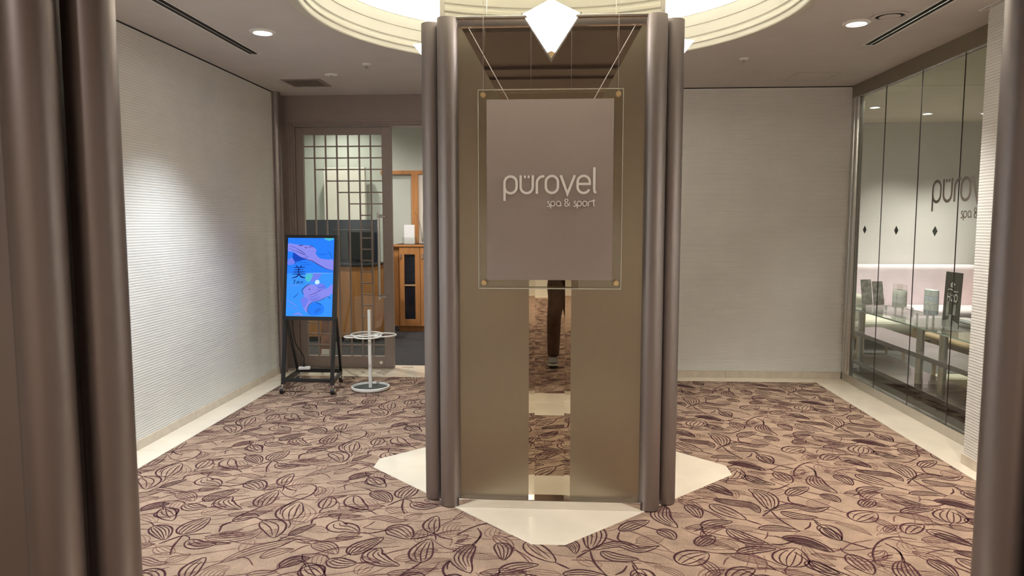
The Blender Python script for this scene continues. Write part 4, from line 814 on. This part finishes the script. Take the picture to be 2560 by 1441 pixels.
# ================================================================== PERSON SEEN IN THE MIRROR (photographer walking towards the column)
def skin(name, nodes, edges, mat, parent, root=0, sub=2):
    c = np.array([n[0] for n in nodes], float); ctr = c.mean(0)
    me = bpy.data.meshes.new(name); me.from_pydata((c-ctr).tolist(), edges, []); me.materials.append(mat)
    o = bpy.data.objects.new(name, me); link(o, parent, tuple(ctr))
    m = o.modifiers.new('skin', 'SKIN'); m.use_smooth_shade = True
    for i, n in enumerate(nodes):
        s = me.skin_vertices[0].data[i]; r = n[1]; s.radius = r if isinstance(r, tuple) else (r, r); s.use_root = (i == root)
    q = o.modifiers.new('sub', 'SUBSURF'); q.levels = sub; q.render_levels = sub
    return o
pr = empty('person', (.06, -.25, 0), 'person in brown trousers and grey trainers walking with raised hands', 'person')
M_skin = pm('skin_tone', (.55,.36,.27), .5, nscale=20, namt=.05); M_trous = pm('brown_trousers', (.075,.036,.018), .8, nscale=18, namt=.25, bump=.5, bscale=60)
M_coat = pm('charcoal_sweater', (.03,.03,.034), .85, nscale=30, namt=.2, bump=.4, bscale=200); M_shoe = pm('grey_knit_shoe', (.17,.165,.155), .7, nscale=60, namt=.25)
HX = .07; HY = -.34
hipL, hipR = (HX-.085,HY,.88), (HX+.085,HY,.88); kneL, kneR = (-.02,-.12,.50), (.16,-.40,.47); ankL, ankR = (-.025,-.085,.10), (.165,-.68,.17)
# body: head, neck, torso core, arms, hands (clothes lie over it)
nodes = [((HX,HY,.92),(.12,.09)), ((HX,HY,1.15),(.115,.085)), ((HX,HY,1.38),(.14,.09)), ((HX,HY,1.47),.055), ((HX,HY+.02,1.54),.05), ((HX,HY+.03,1.60),(.062,.075)), ((HX,HY+.03,1.67),(.075,.092)), ((HX,HY+.02,1.75),(.06,.075)),
         ((HX-.18,HY,1.40),.05), ((HX-.25,HY+.05,1.17),.04), ((HX-.155,HY+.235,1.36),.028), ((HX+.18,HY,1.40),.05), ((HX+.25,HY+.05,1.17),.04), ((HX+.155,HY+.235,1.36),.028)]
edges = [(0,1),(1,2),(2,3),(3,4),(4,5),(5,6),(6,7),(2,8),(8,9),(9,10),(2,11),(11,12),(12,13)]
for wi, sx in ((10,-1),(13,1)):
    b = nodes[wi][0]; k = len(nodes); px = .065+sx*.10
    nodes.append(((px+sx*.012, -.075, 1.40),(.030,.018))); edges.append((wi,k))
    for j, (dz, ln) in enumerate(((.048,.062),(.024,.07),(0,.066),(-.022,.052))):
        a = len(nodes); nodes.append(((px+sx*.004,-.056,1.408+dz),.0085)); nodes.append(((px-sx*ln*.25,-.044,1.41+dz),.0078)); nodes.append(((px-sx*ln*.62,-.042,1.412+dz*.9),.007)); edges += [(k,a),(a,a+1),(a+1,a+2)]
    a = len(nodes); nodes.append(((px-sx*.004,-.066,1.375),.0105)); nodes.append(((px-sx*.03,-.056,1.385),.0085)); edges += [(k,a),(a,a+1)]
body = skin('body', nodes, edges, M_skin, pr, 0)
fc = MB()
for sx in (-1, 1):
    MB().lathe([(.0005,-.011),(.008,-.008),(.011,0),(.008,.008),(.0005,.011)], (HX+sx*.031,HY+.112,1.672), 14).make('eye', M_white, body, smooth=True)
    MB().tube([(HX+sx*.075,HY+.015,1.635),(HX+sx*.083,HY+.005,1.655),(HX+sx*.085,HY,1.68),(HX+sx*.076,HY+.008,1.69)], [.006,.011,.011,.006], 8).make('ear', M_skin, body, smooth=True)
MB().tube([(HX,HY+.112,1.685),(HX,HY+.130,1.655),(HX,HY+.134,1.640),(HX,HY+.118,1.632)], [.006,.010,.013,.009], 10).make('nose', M_skin, body, smooth=True)
MB().tube([(HX-.024,HY+.106,1.606),(HX,HY+.116,1.604),(HX+.024,HY+.106,1.606)], [.003,.006,.003], 8).make('mouth', pm('lip_tone', (.40,.18,.15), .5), body, smooth=True)
MB().lathe([(.090,1.665),(.100,1.70),(.098,1.74),(.084,1.785),(.055,1.81),(.001,1.82)], (HX,HY+.012,0), 28).make('hair', pm('dark_hair', (.015,.012,.01), .6, nscale=40, namt=.3, stretch=(1,1,.2)), pr, smooth=True)
skin('trousers', [((HX,HY,.97),(.155,.115)), ((HX,HY,.90),(.165,.125)), (hipL,(.105,.11)), ((.01,-.24,.70),.098), (kneL,.076), ((-.022,-.13,.33),.074), ((-.025,-.10,.13),.064), ((-.025,-.095,.085),.066), (hipR,(.105,.11)), ((.13,-.38,.68),.095), (kneR,.075), ((.165,-.55,.32),.07), ((.165,-.65,.20),.062)],
     [(0,1),(1,2),(2,3),(3,4),(4,5),(5,6),(6,7),(1,8),(8,9),(9,10),(10,11),(11,12)], M_trous, pr, 1)
skin('sweater', [((HX,HY,.90),(.165,.125)), ((HX,HY,1.05),(.16,.115)), ((HX,HY,1.22),(.17,.12)), ((HX,HY,1.38),(.16,.105)), ((HX,HY,1.455),(.075,.07)), ((HX-.175,HY,1.405),.072), ((HX-.255,HY+.045,1.18),.06), ((HX-.165,HY+.215,1.345),.045), ((HX+.175,HY,1.405),.072), ((HX+.255,HY+.045,1.18),.06), ((HX+.165,HY+.215,1.345),.045)],
     [(0,1),(1,2),(2,3),(3,4),(3,5),(5,6),(6,7),(3,8),(8,9),(9,10)], M_coat, pr, 0)
def shoe(x, y, z, pit, nm='shoe'):
    c, s = math.cos(pit), math.sin(pit); q = lambda u, v, d: (x+u, y+v*c-d*s, z+v*s+d*c)
    out = [(-.036,-.12),(.036,-.12),(.042,-.05),(.040,.03),(.050,.09),(.042,.145),(.010,.168),(-.028,.160),(-.047,.11),(-.040,.03),(-.042,-.05)]
    out = [tuple(p) for p in smoothpath(out, 4, True)]; n = len(out); mb = MB(); rings = []
    for k, (sc, dz) in enumerate(((1.0,.022),(1.0,.045),(.9,.07))):
        rings.append([q(u*sc, v*sc-(.0 if k < 2 else .012), dz+(.0 if k < 2 else (.018 if v < .02 else -.012*(v/.16)))) for u, v in out])
    rings.append([q(u*.72, -.055+(v+.02)*.42, .112+(-.02 if v > .05 else 0)) for u, v in out])
    for r in rings: mb.v += r
    for i in range(3): mb.f += [(i*n+j, i*n+(j+1) % n, (i+1)*n+(j+1) % n, (i+1)*n+j) for j in range(n)]
    mb.f.append(tuple(range(3*n, 4*n))); mb.f.append(tuple(range(n-1,-1,-1))); mb.m = [0]*len(mb.f)
    o = mb.make(nm, M_shoe, pr, smooth=True, angle=60)
    MB().prism([(u*1.06, v*1.04) for u, v in out], q, .012, .026).make('midsole', M_white, o); MB().prism([(u*1.04, v*1.03) for u, v in out], q, .0, .012).make('outsole', M_rubber, o)
    lc = MB()
    for i in range(4): lc.bar(q(-.02,.0+.022*i,.098-.011*i), q(.02,.0+.022*i,.098-.011*i), .006, .004)
    lc.make('laces', M_white, o)
shoe(-.028, -.07, .004, .12); shoe(.168, -.64, .075, -.55)
ph = empty('smartphone', (.065, -.022, 1.41), 'black smartphone held up by the walking person', 'phone')
box(-.012,.142,-.030,-.022,1.385,1.462).make('phone_body', M_black, ph, bevel=.003); MB().tube([(0,-.0225,1.45),(0,-.0205,1.45)], .006, 16).make('camera_lens', M_chrome, ph)
